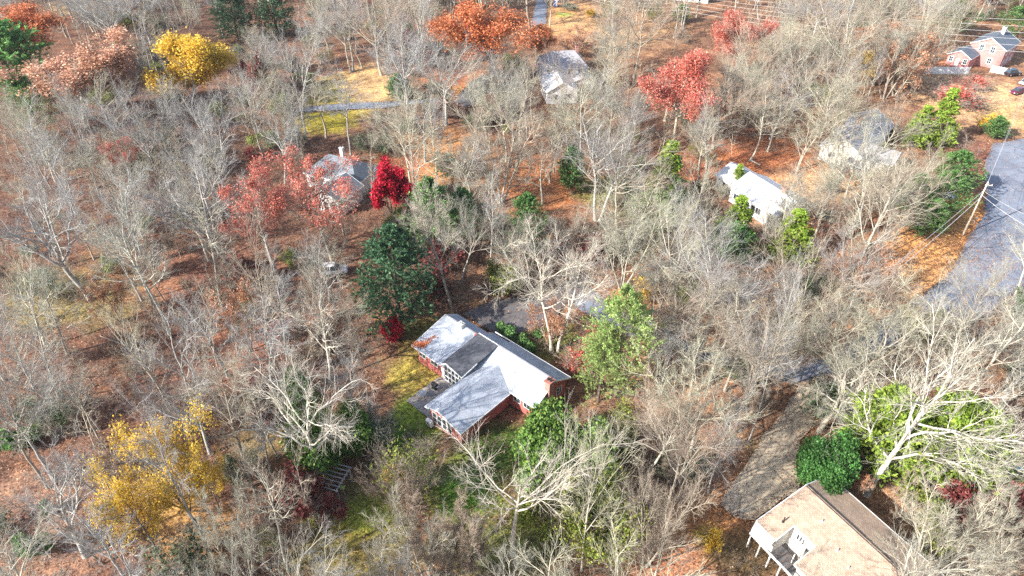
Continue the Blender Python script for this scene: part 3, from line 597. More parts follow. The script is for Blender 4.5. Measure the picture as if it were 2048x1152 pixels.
def house_tan():
    A = P(1615.9, 971.9, 5.2); R = empty('bungalow', (A.x, A.y, 0), math.radians(-60), 'tan shingle roofed house with white entry court in the bottom right corner', 'house')
    k = 2.2 / 6.6; Z = lambda v: 5.2 + k * v        # front slope height
    r = MB()
    r.slab([(-.15, 0, 5.2), (2.2, 0, 5.2), (2.2, -6.6, Z(-6.6)), (-.5, -6.6, Z(-6.6))], .16)
    r.slab([(2.203, 0, 5.2), (5.1, 0, 5.2), (5.1, -4.1, Z(-4.1)), (2.203, -4.1, Z(-4.1))], .16)
    r.slab([(5.103, 0, 5.2), (24, 0, 5.2), (24, -6.9, Z(-6.9)), (5.103, -6.9, Z(-6.9))], .16)
    r.slab([(-.15, .003, 5.198), (24, .003, 5.198), (24, 4.1, 4.1), (-.15, 4.1, 4.1)], .16)
    r.build('roof', M['roof_tan'], R)
    rc = MB(); rc.bar((-.15, .12, 5.2), (24, .12, 5.2), .07, .12); rc.bar((-.15, -.15, 5.2), (24, -.15, 5.2), .05, .06); rc.build('ridge_vent', M['black'], R)
    w = MB()
    w.prism([(.3, -6.1, 0), (.3, 3.8, 0), (.3, 3.8, 4.0), (.3, 0, 4.98), (.3, -6.1, 2.95)], (1.7, 0, 0))
    w.prism([(2.001, -3.9, 0), (2.001, 3.8, 0), (2.001, 3.8, 4.0), (2.001, 0, 4.98), (2.001, -3.9, 3.68)], (3.3, 0, 0))
    w.prism([(5.302, -6.5, 0), (5.302, 3.8, 0), (5.302, 3.8, 4.0), (5.302, 0, 4.98), (5.302, -6.5, 2.82)], (18, 0, 0))
    w.build('wall', M['cream'], R)
    t = MB()
    for a, b in (((-.5, -6.66, 2.93), (2.2, -6.66, 2.93)), ((2.24, -6.6, 2.95), (2.24, -4.1, 3.78)), ((2.2, -4.15, 3.76), (5.1, -4.15, 3.76)), ((5.07, -4.1, 3.8), (5.07, -6.95, 2.85)), ((5.05, -6.96, 2.83), (24, -6.96, 2.83)), ((-.2, 0, 5.12), (-.2, 4.1, 4.02)), ((-.2, 0, 5.12), (-.52, -6.6, 2.92)), ((-.2, 4.15, 4.0), (24, 4.15, 4.0))): t.bar(a, b, .09, .2)
    t.build('trim', M['white'], R)
    for x in (3.0, 3.35, 3.7): window(R, (x, -3.9, 2.6), (1, 0), .22, .9, frame=.05)
    dm = MB(); dm.box(4.2, 5.0, -3.98, -3.9, .05, 2.2); dm.build('door', M['black'], R)
    for x in (7.5, 10.5): window(R, (x, -6.5, 1.7), (1, 0), 1.4, 1.3, mull=(2, 1))
    # porch roof, open beam and posts
    pr = MB(); pr.slab([(-.5, -6.75, 2.86), (2.15, -6.75, 2.86), (2.4, -7.75, 2.25), (-.1, -7.75, 2.25)], .06); pr.build('porch_roof', M['white'], R)
    bm = MB(); bm.bar((-.1, -7.8, 2.2), (9.5, -7.8, 2.2), .14, .22); bm.build('beam', M['white'], R)
    for x in (.15, 1.5, 2.9, 4.3, 5.8, 7.3): MB().box(x - .07, x + .07, -7.86, -7.74, -.2, 2.088).build('post', M['white'], R)
    MB().box(3.9, 4.0, -5.2, -5.1, -.1, 1.6).build('post', M['white'], R)
    fl = MB(); fl.box(2.0, 5.1, -6.4, -3.9, -.2, .06); fl.build('courtyard_floor', M['drive'], R)  # dark floor colour stands in for the shade lying in the court
    for (x, y, h) in ((1.25, -4.65, .75), (3.6, -1.8, .3), (6.6, -2.9, .35), (8.4, -3.4, .3)):
        z = Z(y); v = MB(); v.lathe([(.075, z - .1), (.075, z + h), (.05, z + h)], x, y, 10); v.lathe([(.17, z - .05), (.16, z + .03), (.05, z + .04)], x, y, 10); v.build('vent_pipe', M['black'] if h > .5 else M['metal_grey'], R)
    return R
house_tan()

def gable_block(R, x0, x1, y0, y1, ze, zr, wall, roof, ridge='x', ov=.35, hip=0.0, trim=True, base=0.0):
    """walls + roof (with an outline) for one block; ridge along x or y"""
    cx, cy = (x0 + x1) / 2, (y0 + y1) / 2
    w = MB(); k = (zr - ze)
    if ridge == 'x':
        if hip: w.box(x0, x1, y0, y1, -.2, ze - .05)
        else: w.prism([(x0, y0, -.2), (x0, y1, -.2), (x0, y1, ze - .05), (x0, cy, zr - .17), (x0, y0, ze - .05)], (x1 - x0, 0, 0))
    else:
        if hip: w.box(x0, x1, y0, y1, -.2, ze - .05)
        else: w.prism([(x0, y0, -.2), (x1, y0, -.2), (x1, y0, ze - .05), (cx, y0, zr - .17), (x0, y0, ze - .05)], (0, y1 - y0, 0))
    w.build('wall', wall, R)
    r = MB(); s = k / ((y1 - y0) / 2 if ridge == 'x' else (x1 - x0) / 2); zo = ze - ov * s
    X0, X1, Y0, Y1 = x0 - ov, x1 + ov, y0 - ov, y1 + ov
    if ridge == 'x':
        a, b = (X0 + hip, cy, zr), (X1 - hip, cy, zr)
        r.slab([(X0, Y0, zo), (X1, Y0, zo), b, a]); r.slab([a, b, (X1, Y1, zo), (X0, Y1, zo)])
        if hip: r.slab([(X0, Y0, zo), a, (X0, Y1, zo)]); r.slab([b, (X1, Y0, zo), (X1, Y1, zo)])
    else:
        a, b = (cx, Y0 + hip, zr), (cx, Y1 - hip, zr)
        r.slab([(X0, Y0, zo), a, b, (X0, Y1, zo)]); r.slab([a, (X1, Y0, zo), (X1, Y1, zo), b])
        if hip: r.slab([(X0, Y0, zo), (X1, Y0, zo), a]); r.slab([b, (X1, Y1, zo), (X0, Y1, zo)])
    rf = r.build('roof', roof, R)
    if trim:
        t = MB(); c = [(X0, Y0, zo - .08), (X1, Y0, zo - .08), (X1, Y1, zo - .08), (X0, Y1, zo - .08)]
        if ridge == 'x' and not hip:
            t.bar(c[0], c[1], .06, .16); t.bar(c[2], c[3], .06, .16)
            for X in (X0 - .03, X1 + .03): t.bar((X, Y0, zo - .07), (X, cy, zr - .07), .06, .18); t.bar((X, cy, zr - .07), (X, Y1, zo - .07), .06, .18)
        elif ridge == 'y' and not hip:
            t.bar(c[0], c[3], .06, .16); t.bar(c[1], c[2], .06, .16)
            for Y in (Y0 - .03, Y1 + .03): t.bar((X0, Y, zo - .07), (cx, Y, zr - .07), .06, .18); t.bar((cx, Y, zr - .07), (X1, Y, zo - .07), .06, .18)
        else:
            for i in range(4): t.bar(c[i], c[(i + 1) % 4], .06, .16)
        t.build('trim', M['white'], R)
    return rf
def chimney(R, x, y, z0, z1, w=.8, mat='brick'):
    c = MB(); c.box(x - w / 2, x + w / 2, y - w / 2, y + w / 2, z0, z1); c.box(x - w / 2 - .08, x + w / 2 + .08, y - w / 2 - .08, y + w / 2 + .08, z1, z1 + .12)
    ch = c.build('chimney', M[mat], R); MB().lathe([(.14, z1 + .12), (.14, z1 + .4), (.1, z1 + .4)], x, y, 8).build('flue', M['black'], ch)
def frame_at(pa, pb, h):
    a = P(*pa, h); b = P(*pb, h); d = b - a; return a, math.atan2(d.y, d.x), math.hypot(d.x, d.y)

def other_houses():
    # white roofed house by the road (ridge runs down to the right)
    a, an, L = frame_at((1524, 337), (1622, 395), 5.0)
    R = empty('white_house', (a.x, a.y, 0), an, 'single storey house with bright white roof behind the bare trees near the road', 'house')
    gable_block(R, .3, L - .4, -7.4, 1.4, 3.0, 5.0, M['white_clap'], M['roof_white'], 'x')
    gable_block(R, -5.2, .29, -6.2, .8, 2.8, 4.5, M['white_clap'], M['roof_white'], 'x')
    for x in (2, 5, 8, 11): window(R, (x, -7.4, 1.6), (1, 0), 1.2, 1.2, mull=(2, 1))
    MB().box(6.2, 7.1, -7.47, -7.4, .05, 2.1).build('door', M['black'], R); window(R, (-2.5, -6.2, 1.5), (1, 0), 1.3, 1.2, mull=(2, 1))
    chimney(R, 9, -3.0, 3.5, 5.9)
    # grey roofed house in the wood, upper right
    a, an, L = frame_at((1700, 275), (1752, 222), 5.5)
    R = empty('grey_house', (a.x, a.y, 0), an, 'grey roofed house half hidden by bare trees left of the bright green evergreens', 'house')
    gable_block(R, -2, L + 1, -4.2, 4.6, 3.2, 5.6, M['cream'], M['roof_pale'], 'x')
    gable_block(R, -1, 6, -9.5, -4.21, 2.8, 4.3, M['white_clap'], M['roof_pale'], 'y')
    for x in (1, 8, 12): window(R, (x, 4.6, 1.7), (-1, 0), 1.3, 1.2, mull=(2, 1))
    for y in (-2, 2): window(R, (-2, y, 1.7), (0, -1), 1.2, 1.2, mull=(2, 1))
    for x in (1, 4): window(R, (x, -9.5, 1.5), (1, 0), 1.0, 1.1)
    chimney(R, 10, 1.2, 4.2, 6.4)
    # two storey white house
    c = P(1128, 178); R = empty('two_storey_house', (c.x, c.y, 0), math.radians(8), 'two storey white house with lower front wing among the far bare trees', 'house')
    gable_block(R, -5.5, 6.0, .5, 9.5, 5.6, 8.4, M['white_clap'], M['roof_pale'], 'x', hip=3.0)
    gable_block(R, -6.2, 1.5, -9, .49, 3.2, 5.4, M['white_clap'], M['roof_white'], 'y')
    gable_block(R, 1.8, 7.5, -2.5, .48, 3.0, 4.0, M['white_clap'], M['roof_pale'], 'y')
    for x in (-4, -1.6, 1.5, 4.2):
        window(R, (x, .5, 4.5), (1, 0), 1.0, 1.3, mull=(2, 1))
    for x in (-4.4, -1): window(R, (x, -9, 1.6), (1, 0), 1.6, 1.4, mull=(2, 1))
    for y in (3, 7): window(R, (-5.5, y, 4.4), (0, -1), 1.0, 1.3); window(R, (-5.5, y, 1.6), (0, -1), 1.0, 1.3)
    MB().box(3.6, 4.5, -2.57, -2.5, .05, 2.1).build('door', M['black'], R); chimney(R, 4, 5, 6.5, 9.3)
    # hip roofed house behind the red trees
    c = P(684, 372); R = empty('hip_roof_house', (c.x, c.y, 0), math.radians(-24), 'blue grey hip roofed white house behind the red leaved trees', 'house')
    gable_block(R, -6.5, 5.5, -2.5, 5.5, 3.1, 5.8, M['white_clap'], M['roof_slate2'], 'x', hip=3.6)
    gable_block(R, 0, 6.8, -9.5, -2.51, 3.0, 4.9, M['white_clap'], M['roof_slate2'], 'y')
    for x in (-5, -3, -1): window(R, (x, -2.5, 1.6), (1, 0), 1.1, 1.2, mull=(2, 1))
    for x in (1.6, 5): window(R, (x, -9.5, 1.6), (1, 0), 1.2, 1.3, mull=(2, 1))
    for y in (0, 3.2): window(R, (-6.5, y, 1.6), (0, -1), 1.1, 1.2, mull=(2, 1))
    MB().box(2.9, 3.8, -9.57, -9.5, .05, 2.1).build('door', M['black'], R)
    chimney(R, -1, 3.0, 4.5, 6.9, .7, 'cream')
    # red house, upper right, with its lower wing in front
    a = P(1985, 76, 7.6); b = P(2012, 60, 7.6); d = (b - a); an = math.atan2(d.y, d.x) - math.pi / 2
    R = empty('red_farmhouse', (a.x, a.y, 0), an, 'pale red two storey house with white trim in the upper right corner', 'house')
    Ld = d.length
    gable_block(R, -4.4, 4.4, 0, max(9, Ld), 5.4, 7.7, M['red_clap'], M['roof_slate'], 'y')
    for x in (-1.6, 1.3): window(R, (x, 0, 4.6), (1, 0), 1.0, 1.6, mull=(2, 2), frame=.16)
    for y in (2, 5, 8): window(R, (4.4, y, 4.2), (0, 1), 1.0, 1.4, mull=(2, 2), frame=.14); window(R, (4.4, y, 1.5), (0, 1), 1.0, 1.4, mull=(2, 2), frame=.14)
    window(R, (1.5, 0, 1.6), (1, 0), 1.0, 1.4, mull=(2, 2), frame=.14)
    gable_block(R, -7.4, -1.6, -6.2, -.01, 3.0, 4.5, M['red_clap'], M['roof_slate'], 'y')
    for x in (-6.4, -2.7): window(R, (x, -6.2, 1.7), (1, 0), .9, 1.2, mull=(2, 2), frame=.16)
    MB().box(-5.1, -4.1, -6.27, -6.2, .05, 2.2).build('door', M['white'], R)
    chimney(R, .4, 6.8, 6.8, 9.2, .9, 'cream')
    # dark roof at the top edge
    c = P(1388, 2); R = empty('outbuilding', (c.x, c.y + 3, 0), math.radians(-20), 'dark grey roofed building at the top edge behind the red tree', 'house')
    gable_block(R, -6, 6, -4, 4, 3.0, 5.2, M['cream'], M['roof_slate'], 'x')
    for x in (-3, 0, 3): window(R, (x, -4, 1.6), (1, 0), 1.2, 1.2, mull=(2, 1))
other_houses()

# ------------------------------------------------------------------ vehicles
def car(loc, rz, body, label, L=4.6, Wd=1.8, suv=False, group=None):
    e = empty('car', loc, rz, label, 'car', group); h = 1.7 if suv else 1.42; bl = .92 if suv else .82; w = Wd / 2
    prof = [(-L / 2, .35), (-L / 2, bl - .1), (-L / 2 + .12, bl), (-L / 2 + .9, bl + .03), (L / 2 - 1.25, bl), (L / 2 - .2, bl - .12), (L / 2, bl - .28), (L / 2, .35), (L / 2 - .4, .25), (-L / 2 + .4, .25)]
    b = MB(); b.prism([(x, -w, z) for x, z in prof], (0, 2 * w, 0)); bo = b.build('body', body, e)
    bo.modifiers.new('bevel', 'BEVEL').width = .06
    xr = -L / 2 + (.25 if suv else .75); cab0 = [(xr, bl), (L / 2 - 1.15, bl), (L / 2 - 1.95, h), (xr + .45, h)]
    g = MB(); v = [(x, s * (w - .05 - (.18 if z > bl else 0)), z) for s in (-1, 1) for x, z in cab0]; g.add(v, [(0, 1, 2, 3), (7, 6, 5, 4), (0, 4, 5, 1), (1, 5, 6, 2), (2, 6, 7, 3), (3, 7, 4, 0)]); g.build('window', M['glass'], e)
    r = MB(); r.box(xr + .42, L / 2 - 1.9, -(w - .2), w - .2, h, h + .05); r.build('roof', body, e).modifiers.new('bevel', 'BEVEL').width = .02
    p = MB()
    for x in (xr + .2, (xr + L / 2 - 1.5) / 2 + .1):
        for s in (-1, 1): p.bar((x + .0, s * (w - .055), bl), (x + .15, s * (w - .215), h), .09, .07)
    p.build('pillar', body, e)
    for x in (-L / 2 + .85, L / 2 - .85):
        for s in (-1, 1):
            m = MB(); m.lathe([(.02, -.1), (.33, -.1), (.34, 0), (.33, .1), (.02, .1)], n=16); wl = m.build('wheel', M['black'], e); wl.rotation_euler = (math.pi / 2, 0, 0); wl.location = (x, s * (w - .08), .34)
            q = MB(); q.lathe([(.02, .1), (.2, .1), (.18, .12), (.02, .12)] if s < 0 else [(.02, -.12), (.18, -.12), (.2, -.1), (.02, -.1)], n=12); q.build('rim', M['metal_grey'], wl)
    for s in (-1, 1):
        MB().box(L / 2 - .08, L / 2 + .012, s * .62 - .16, s * .62 + .16, .52, .66).build('headlight', M['white'], e)
        MB().box(-L / 2 - .012, -L / 2 + .06, s * .68 - .13, s * .68 + .13, .6, .76).build('taillight', M['leaf_crimson'], e)
    return e
RED = paint_mat('paint_darkred', (.16, .01, .04)); WHT = paint_mat('paint_white', (.75, .75, .76)); BLK = paint_mat('paint_black', (.02, .02, .025)); SIL = paint_mat('paint_silver', (.45, .47, .5))
car(P(2034, 186), math.radians(205), RED, 'dark red car parked on the tan yard near the right edge')
car(P(2052, 168), math.radians(30), WHT, 'white car parked beyond the dark red car at the right edge')
car(P(2024, 150), math.radians(15), BLK, 'black car parked by the white fence of the red two storey house', suv=True)
car(P(1082, 134), math.radians(200), paint_mat('paint_red', (.25, .02, .03)), 'dark red car parked left of the two storey white house')
car(P(668, 545), math.radians(10), WHT, 'white car seen through trees below the red leaved trees', suv=True)
car(P(1306, 664), math.radians(-25), SIL, 'silver car on the road right of the pale green pine')

# ------------------------------------------------------------------ fences, poles, wires, small things
def fence(p0, p1, h, label, name='fence', ph=2.4):
    a = P(*p0); b = P(*p1); d = b - a; L = d.length; e = empty(name, (a.x, a.y, 0), math.atan2(d.y, d.x), label, 'fence')
    n = max(2, round(L / ph))
    for i in range(n + 1): MB().box(i * L / n - .07, i * L / n + .07, -.07, .07, -.3, h + .12).build('post', M['white'], e)
    for i in range(n): MB().box(i * L / n + .072, (i + 1) * L / n - .072, -.025, .025, -.1, h).build('panel', M['white'], e)
fence((1848, 147), (1936, 148), 1.9, 'tall white panel fence left of the red two storey house')
fence((1980, 143), (2016, 150), 1.7, 'white panel fence right of the red two storey house')

def sagline(name, pts, r, label, sag=.6, group=None):
    """one wire through given points"""
    out = []
    for a, b in zip(pts[:-1], pts[1:]):
        a = Vector(a); b = Vector(b)
        for i in range(16): t = i / 16; p = a.lerp(b, t); p.z -= sag * 4 * t * (1 - t); out.append(p)
    out.append(Vector(pts[-1])); A = np.array([[tuple(p) for p in out]]); me = np_mesh(name, *tubes(A, np.full(A.shape[:2], r), 5), M['wire'], True)
    return tag(link(name, me), label, 'wire', group)
def utility_pole(base, hgt, label, arm_rz, z_arm=.7):
    e = empty('utility_pole', base, arm_rz, label, 'utility pole')
    m = MB(); m.lathe([(.17, -.4), (.165, 0), (.13, hgt * .7), (.11, hgt), (.02, hgt + .02)], n=12); m.build('pole', M['pole_wood'], e, True)
    MB().bar((-.15, .16, hgt - z_arm), (.95, .16, hgt - z_arm), .10, .12).build('crossarm', M['pole_wood'], e)
    for x in (.3, .85): q = MB(); q.lathe([(.035, hgt - z_arm + .06), (.06, hgt - z_arm + .12), (.03, hgt - z_arm + .2), (.05, hgt - z_arm + .26), (.01, hgt - z_arm + .3)], x, .16, 8); q.build('insulator', M['white'], e)
    MB().bar((.1, .14, hgt - 3.2), (.1, .14, hgt - 2.7), .26, .26, n=8).build('junction_box', M['metal_grey'], e)
pb = P(1926, 469); PH = 10.8
utility_pole(pb, PH, 'wooden utility pole leaning over the orange bank beside the road', math.radians(-15))
tp = lambda z: (pb.x, pb.y, z)
q1 = P(2075, 120, 10.5); q2 = P(1640, 640, 9.0)
sagline('power_line', [tp(PH - .05), q1], .022, 'topmost wire running from the roadside pole towards the upper right', .8)
sagline('power_line', [tp(PH - .9), (q1.x + .8, q1.y, q1.z - .9)], .02, 'second wire from the roadside pole towards the upper right', .9)
sagline('power_line', [tp(PH - 1.6), (q2.x, q2.y, q2.z)], .03, 'upper wire from the roadside pole down across the orange bank', 1.0)
sagline('power_line', [tp(PH - 3.0), (q2.x + .3, q2.y - .5, q2.z - 1.2)], .045, 'thick lower cable from the roadside pole across the orange bank', 1.1)
q3 = P(2110, 480, 6); sagline('power_line', [tp(PH - 2.6), tuple(q3)], .025, 'wire from the roadside pole across the road to the right edge', .6)
q4 = P(2120, 455, 8); sagline('power_line', [tp(PH - 1.8), tuple(q4)], .018, 'thin wire from the roadside pole to the right above the road', .6)
pt2 = P(1361, 62); utility_pole(pt2, 11.5, 'distant utility pole near the top edge left of the red tree', .4)
for k in range(6):
    hh = 11.0 - (k % 3) * .8; yL = 20 - 7.5 * k; yR = 107 - 13.2 * k
    a = P(1361, yL, hh); b = P(2090, yR, hh + 1); a0 = P(1180, yL - 22 + k * 2, hh)
    sagline('power_line', [tuple(a0), tuple(a), tuple(b)], .03, ['lowest', 'second lowest', 'third lowest', 'third highest', 'second highest', 'highest'][k] + ' of six parallel wires crossing the upper right corner', 1.4, 'parallel wires across the upper right')
for k in range(2):
    a = P(1120, 510 + 8 * k, 7); b = P(1420, 720 + 6 * k, 7); sagline('power_line', [tuple(a), tuple(b)], .02, ('upper' if k == 0 else 'lower') + ' of two thin wires over the dark road behind the pine', .5)

def small_things():
    # timber frame under the trees
    c = P(666, 975, 0); e = empty('garden_arbour', c, math.radians(-17), 'weathered open timber frame with slats in the shade at lower left', 'arbour')
    for x in (-1.7, 1.7):
        for y in (-1.5, 1.5): MB().box(x - .07, x + .07, y - .07, y + .07, -.3, 2.1).build('post', M['timber'], e)
    for x in (-1.7, 1.7): MB().box(x - .06, x + .06, -1.8, 1.8, 2.1, 2.25).build('beam', M['timber'], e)
    for i in range(7): y = -1.7 + i * .567; MB().box(-1.95, 1.95, y - .05, y + .05, 2.253, 2.36).build('slat', M['timber'], e)
    c = P(691, 995); e = empty('bird_feeder', c, 0, 'pale bird feeder on a thin post beside the timber frame', 'bird feeder')
    MB().bar((0, 0, -.2), (0, 0, 1.7), .05, n=8).build('post', M['timber'], e); MB().box(-.18, .18, -.18, .18, 1.7, 1.9).build('tray', M['timber'], e)
    r = MB(); r.prism([(-.25, -.28, 1.95), (-.25, .28, 1.95), (-.25, 0, 2.2)], (.5, 0, 0)); r.build('roof', M['needle_pale'], e)
    # mailbox by the road
    c = P(1948, 447); e = empty('mailbox', c, math.radians(-60), 'grey mailbox on a post beside the utility pole', 'mailbox')
    MB().box(-.05, .05, -.05, .05, -.2, 1.0).build('post', M['timber'], e); b = MB(); b.prism([(.12 * math.cos(t), -.28, 1.02 + .1 + .14 * math.sin(t)) for t in np.linspace(-.6, math.pi + .6, 9)], (0, .56, 0)); b.build('box', M['metal_grey'], e); MB().box(.125, .15, -.1, -.05, 1.1, 1.35).build('flag', M['leaf_crimson'], e)
    # covered heap in the shade, dome shaped
    c = P(1897, 392); e = empty('tarpaulin_heap', c, .4, 'blue grey tarpaulin covered heap in the shade left of the pole', 'tarpaulin')
    rng = np.random.default_rng(2); m = MB(); prof = [(1.5, -.1), (1.35, .35), (1.0, .75), (.5, 1.0), (.05, 1.05)]; m.lathe(prof, n=14)
    m.v = [(x * (1 + .15 * math.sin(3 * x + y)), y * .75, z * (1 + .12 * math.sin(4 * x))) for x, y, z in m.v]; m.build('cover', plain('tarp', (.22, .33, .48), (.15, .24, .38), .6, 3), e, True); MB().box(-1.2, 1.2, -.9, .9, -.2, .02).build('pallet', M['timber'], e)
    # round trampoline, right edge
    c = P(2043, 968); e = empty('trampoline', c, 0, 'round trampoline with teal pad at the right edge', 'trampoline')
    t = MB(); n = 28
    for i in range(n):
        a0, a1 = i * 2 * math.pi / n, (i + 1) * 2 * math.pi / n
        t.prism([(1.45 * math.cos(a0), 1.45 * math.sin(a0), .85), (1.85 * math.cos(a0), 1.85 * math.sin(a0), .85), (1.85 * math.cos(a1), 1.85 * math.sin(a1), .85), (1.45 * math.cos(a1), 1.45 * math.sin(a1), .85)], (0, 0, .06))
    t.build('pad', plain('teal', (.10, .42, .42), (.08, .33, .34), .6), e); d = MB(); d.lathe([(.02, .86), (1.45, .86), (1.45, .875), (.02, .875)], n=28); d.build('mat', M['black'], e)
    for i in range(6): a = i * math.pi / 3; MB().bar((1.65 * math.cos(a), 1.65 * math.sin(a), -.1), (1.65 * math.cos(a), 1.65 * math.sin(a), .85), .06, n=6).build('leg', M['metal_grey'], e)
    # sign post by the driveway
    c = P(1479, 1034); e = empty('garden_post', c, 0, 'short dark garden post at the driveway edge left of the tan roof', 'post')
    MB().bar((0, 0, -.2), (0, 0, 1.25), .09, n=8).build('post', M['dark_bark'], e); MB().box(-.13, .13, -.13, .13, 1.25, 1.4).build('cap', M['metal_grey'], e)
    c = P(1494, 568 + 490, 0)
    # blue portable toilet like hut at the top edge
    c = P(1112, 12); e = empty('blue_hut', c, .2, 'small bright blue hut at the top edge of the clearing', 'hut'); MB().box(-.6, .6, -.6, .6, -.1, 2.0).build('wall', plain('blue', (.03, .12, .55), (.02, .09, .45), .5), e)
    r = MB(); r.prism([(-.7, -.7, 2.0), (-.7, .7, 2.0), (-.7, 0, 2.35)], (1.4, 0, 0)); r.build('roof', M['white'], e); MB().box(-.35, .35, -.64, -.6, .05, 1.8).build('door', M['white'], e)
    # dog sized dark box in the orange bank
    # fallen limbs and logs
    def log(pts, r, label, mat):
        A = np.array([[tuple(p) for p in pts]]); R = np.linspace(r, r * .35, A.shape[1])[None]
        tb = [tubes(A, R, 7)]; rg = np.random.default_rng(int(r * 1000) + len(label)); l = sprout(rg, A, R, 5, .3, 40, 12, .3, np.array([3.5]), .3, .5); p2, r2 = grow(rg, *l, 3, .15, .02, .3); tb.append(tubes(p2, r2, 4))
        return tag(link('fallen_log', np_mesh('fallen_log', *join(tb), mat, True)), label, 'log')
    log([P(133, 936, .5), P(160, 938, .9), P(185, 945, .8), P(200, 958, .4), P(209, 976, .1)], .17, 'bleached curved fallen limb lying in the woods at the left', M['white_bark'])
    log([P(1187, 466, .3), P(1202, 470, .3), P(1218, 473, .3)], .28, 'pale fallen log on the dark slope above the driveway', M['pale_bark'])
    log([P(1186, 482, .3), P(1198, 458, .9), P(1206, 440, 1.5)], .12, 'thin leaning dead limb beside the pale fallen log', M['pale_bark'])
    log([P(220, 938, .3), P(232, 945, .2), P(242, 960, .1)], .11, 'short pale stick on leaves right of the curved fallen limb', M['pale_bark'])
    log([P(300, 705, .1), P(250, 690, .2), P(200, 672, .2)], .13, 'thin grey fallen trunk lying across the left woods', M['bark'])
    log([P(1520, 330, .2), P(1505, 322, .8), P(1500, 318, .2)], .15, 'small fallen branch on the rust slope above the white roof', M['pale_bark'])
small_things()

# ------------------------------------------------------------------ tree prototypes
B, T = M['bark'], M['twig']
PR = {}
CB, CT, WT = M['cool_bark'], M['cool_twig'], M['warm_twig']
for i in range(6): PR['oak%d' % i] = bare_proto('oak', 100 + i, CB if i > 3 else B, CT if i > 3 else (WT if i % 2 else T), H=22, r0=.30 + .05 * (i % 3), kind='oak', clear=.26 + .05 * (i % 4), wig=1.0 + .25 * (i % 3), dens=.85 + .1 * (i % 3), spread=.85 + .1 * (i % 4))
for i in range(6): PR['vase%d' % i] = bare_proto('vase', 120 + i, CB if i in (0, 2, 4) else B, CT if i in (0, 2, 4) else WT, H=21, r0=.22 + .04 * (i % 3), kind='vase', clear=.24 + .06 * (i % 3), dens=.9, spread=.8 + .08 * (i % 4), stems=1 + (i in (2, 5)))
for i in range(4): PR['fan%d' % i] = bare_proto('fan', 130 + i, CB if i == 1 else B, [WT, CT, T, M['pink_twig']][i], H=20, r0=.28 + .04 * (i % 2), kind='fan', clear=.34 + .04 * (i % 2), dens=1.0, spread=.95 + .06 * i, wig=.9 + .15 * i)
for i in range(7): PR['forest%d' % i] = bare_proto('forest', 140 + i, CB if i % 2 else B, CT if i % 2 else T, H=23, r0=.2 + .04 * (i % 3), kind='forest', clear=.36 + .06 * (i % 3), dens=.8, spread=.85 + .1 * (i % 5), wig=1.0 + .2 * (i % 3), lean=((i % 3 - 1) * .06, (i % 2) * .05))
for i in range(3): PR['multi%d' % i] = bare_proto('multi', 160 + i, B, T, H=14, r0=.17, kind='multi', stems=4, dens=.9)
for i in range(3): PR['pole%d' % i] = bare_proto('pole', 180 + i, B, M['pink_twig'], H=12, r0=.10, kind='pole', clear=.15, dens=.6, wig=1.6)
for i in range(2): PR['fuzz%d' % i] = bare_proto('fuzz', 190 + i, M['bark'], M['pink_twig'], H=8, r0=.08, kind='multi', stems=5, dens=1.1)

# ------------------------------------------------------------------ individually placed trees
TAKEN = []      # (x, y, crown radius)
def put(name, proto, px, py, ty, label, cat='tree', rw=None, rz=None, group=None, tilt=(0, 0), hmin=1.0):
    """base pixel, top pixel row; rw = crown half width in photo pixels (optional)"""
    c = P(px, py); h = max(hmin, height(px, py, ty)); wide = 1.0
    pr = PR[proto]
    if rw:
        z = proj(c.x, c.y, h * .6)[2]; want = rw / FPX * z
        if 'rad' not in pr:
            r = 0
            for k in ('foliage', 'crown'):
                if k in pr:
                    co = np.empty(len(pr[k].vertices) * 3, dtype=np.float32); pr[k].vertices.foreach_get('co', co); co = co.reshape(-1, 3); r = max(r, np.percentile(np.hypot(co[:, 0], co[:, 1]), 88))
            pr['rad'] = r
        wide = float(np.clip(want / (pr['rad'] * h / pr['H']), .45, 2.4))
    e = place(name, pr, (c.x, c.y, -.1), h, rz, label, cat, group, wide, tilt)
    TAKEN.append((c.x, c.y, 2.2)); return e
def proto_bare(k, *a, **kw): PR[k] = bare_proto(k, *a, **kw)

# big bare trees that stand out
PR['hero_fan'] = bare_proto('f', 301, M['pale_bark'], M['pale_twig'], H=23, r0=.40, kind='fan', clear=.42, spread=1.1, dens=.9, lean=(.02, 0), wig=.7)
put('bare_tree', 'hero_fan', 1026, 1108, 800, 'large bare tree with fanned pale limbs in front of the red house', rw=150, rz=1.0)
PR['hero_syc'] = bare_proto('s', 305, M['white_bark'], M['white_twig'], H=24, r0=.40, kind='oak', clear=.24, spread=1.1, dens=1.0, lean=(0, 0), wig=1.5)
put('sycamore', 'hero_syc', 1735, 985, 640, 'huge white barked sycamore rising behind the tan roofed house', rw=185, rz=.4)
PR['hero_syc2'] = bare_proto('s', 306, M['white_bark'], M['white_twig'], H=18, r0=.24, kind='oak', clear=.40, spread=1.15, dens=.8, lean=(.28, .05), wig=1.3)
put('sycamore', 'hero_syc2', 1878, 1008, 800, 'leaning white barked tree right of the huge sycamore', rw=110, rz=0)
PR['hero_twin'] = bare_proto('t', 311, M['pale_bark'], M['pale_twig'], H=23, r0=.28, kind='oak', clear=.36, spread=.8, dens=1.0, wig=1.5)
put('bare_tree', 'hero_twin', 1103, 700, 395, 'left of two pale oaks standing close together behind the red house', rw=105, rz=2.0)
put('bare_tree', 'hero_twin', 1116, 698, 430, 'right of two pale oaks standing close together behind the red house', rw=95, rz=4.6)
PR['hero_tall'] = bare_proto('t', 317, M['bark'], M['pale_twig'], H=24, r0=.36, kind='forest', clear=.36, spread=1.2, dens=1.0, wig=1.4)
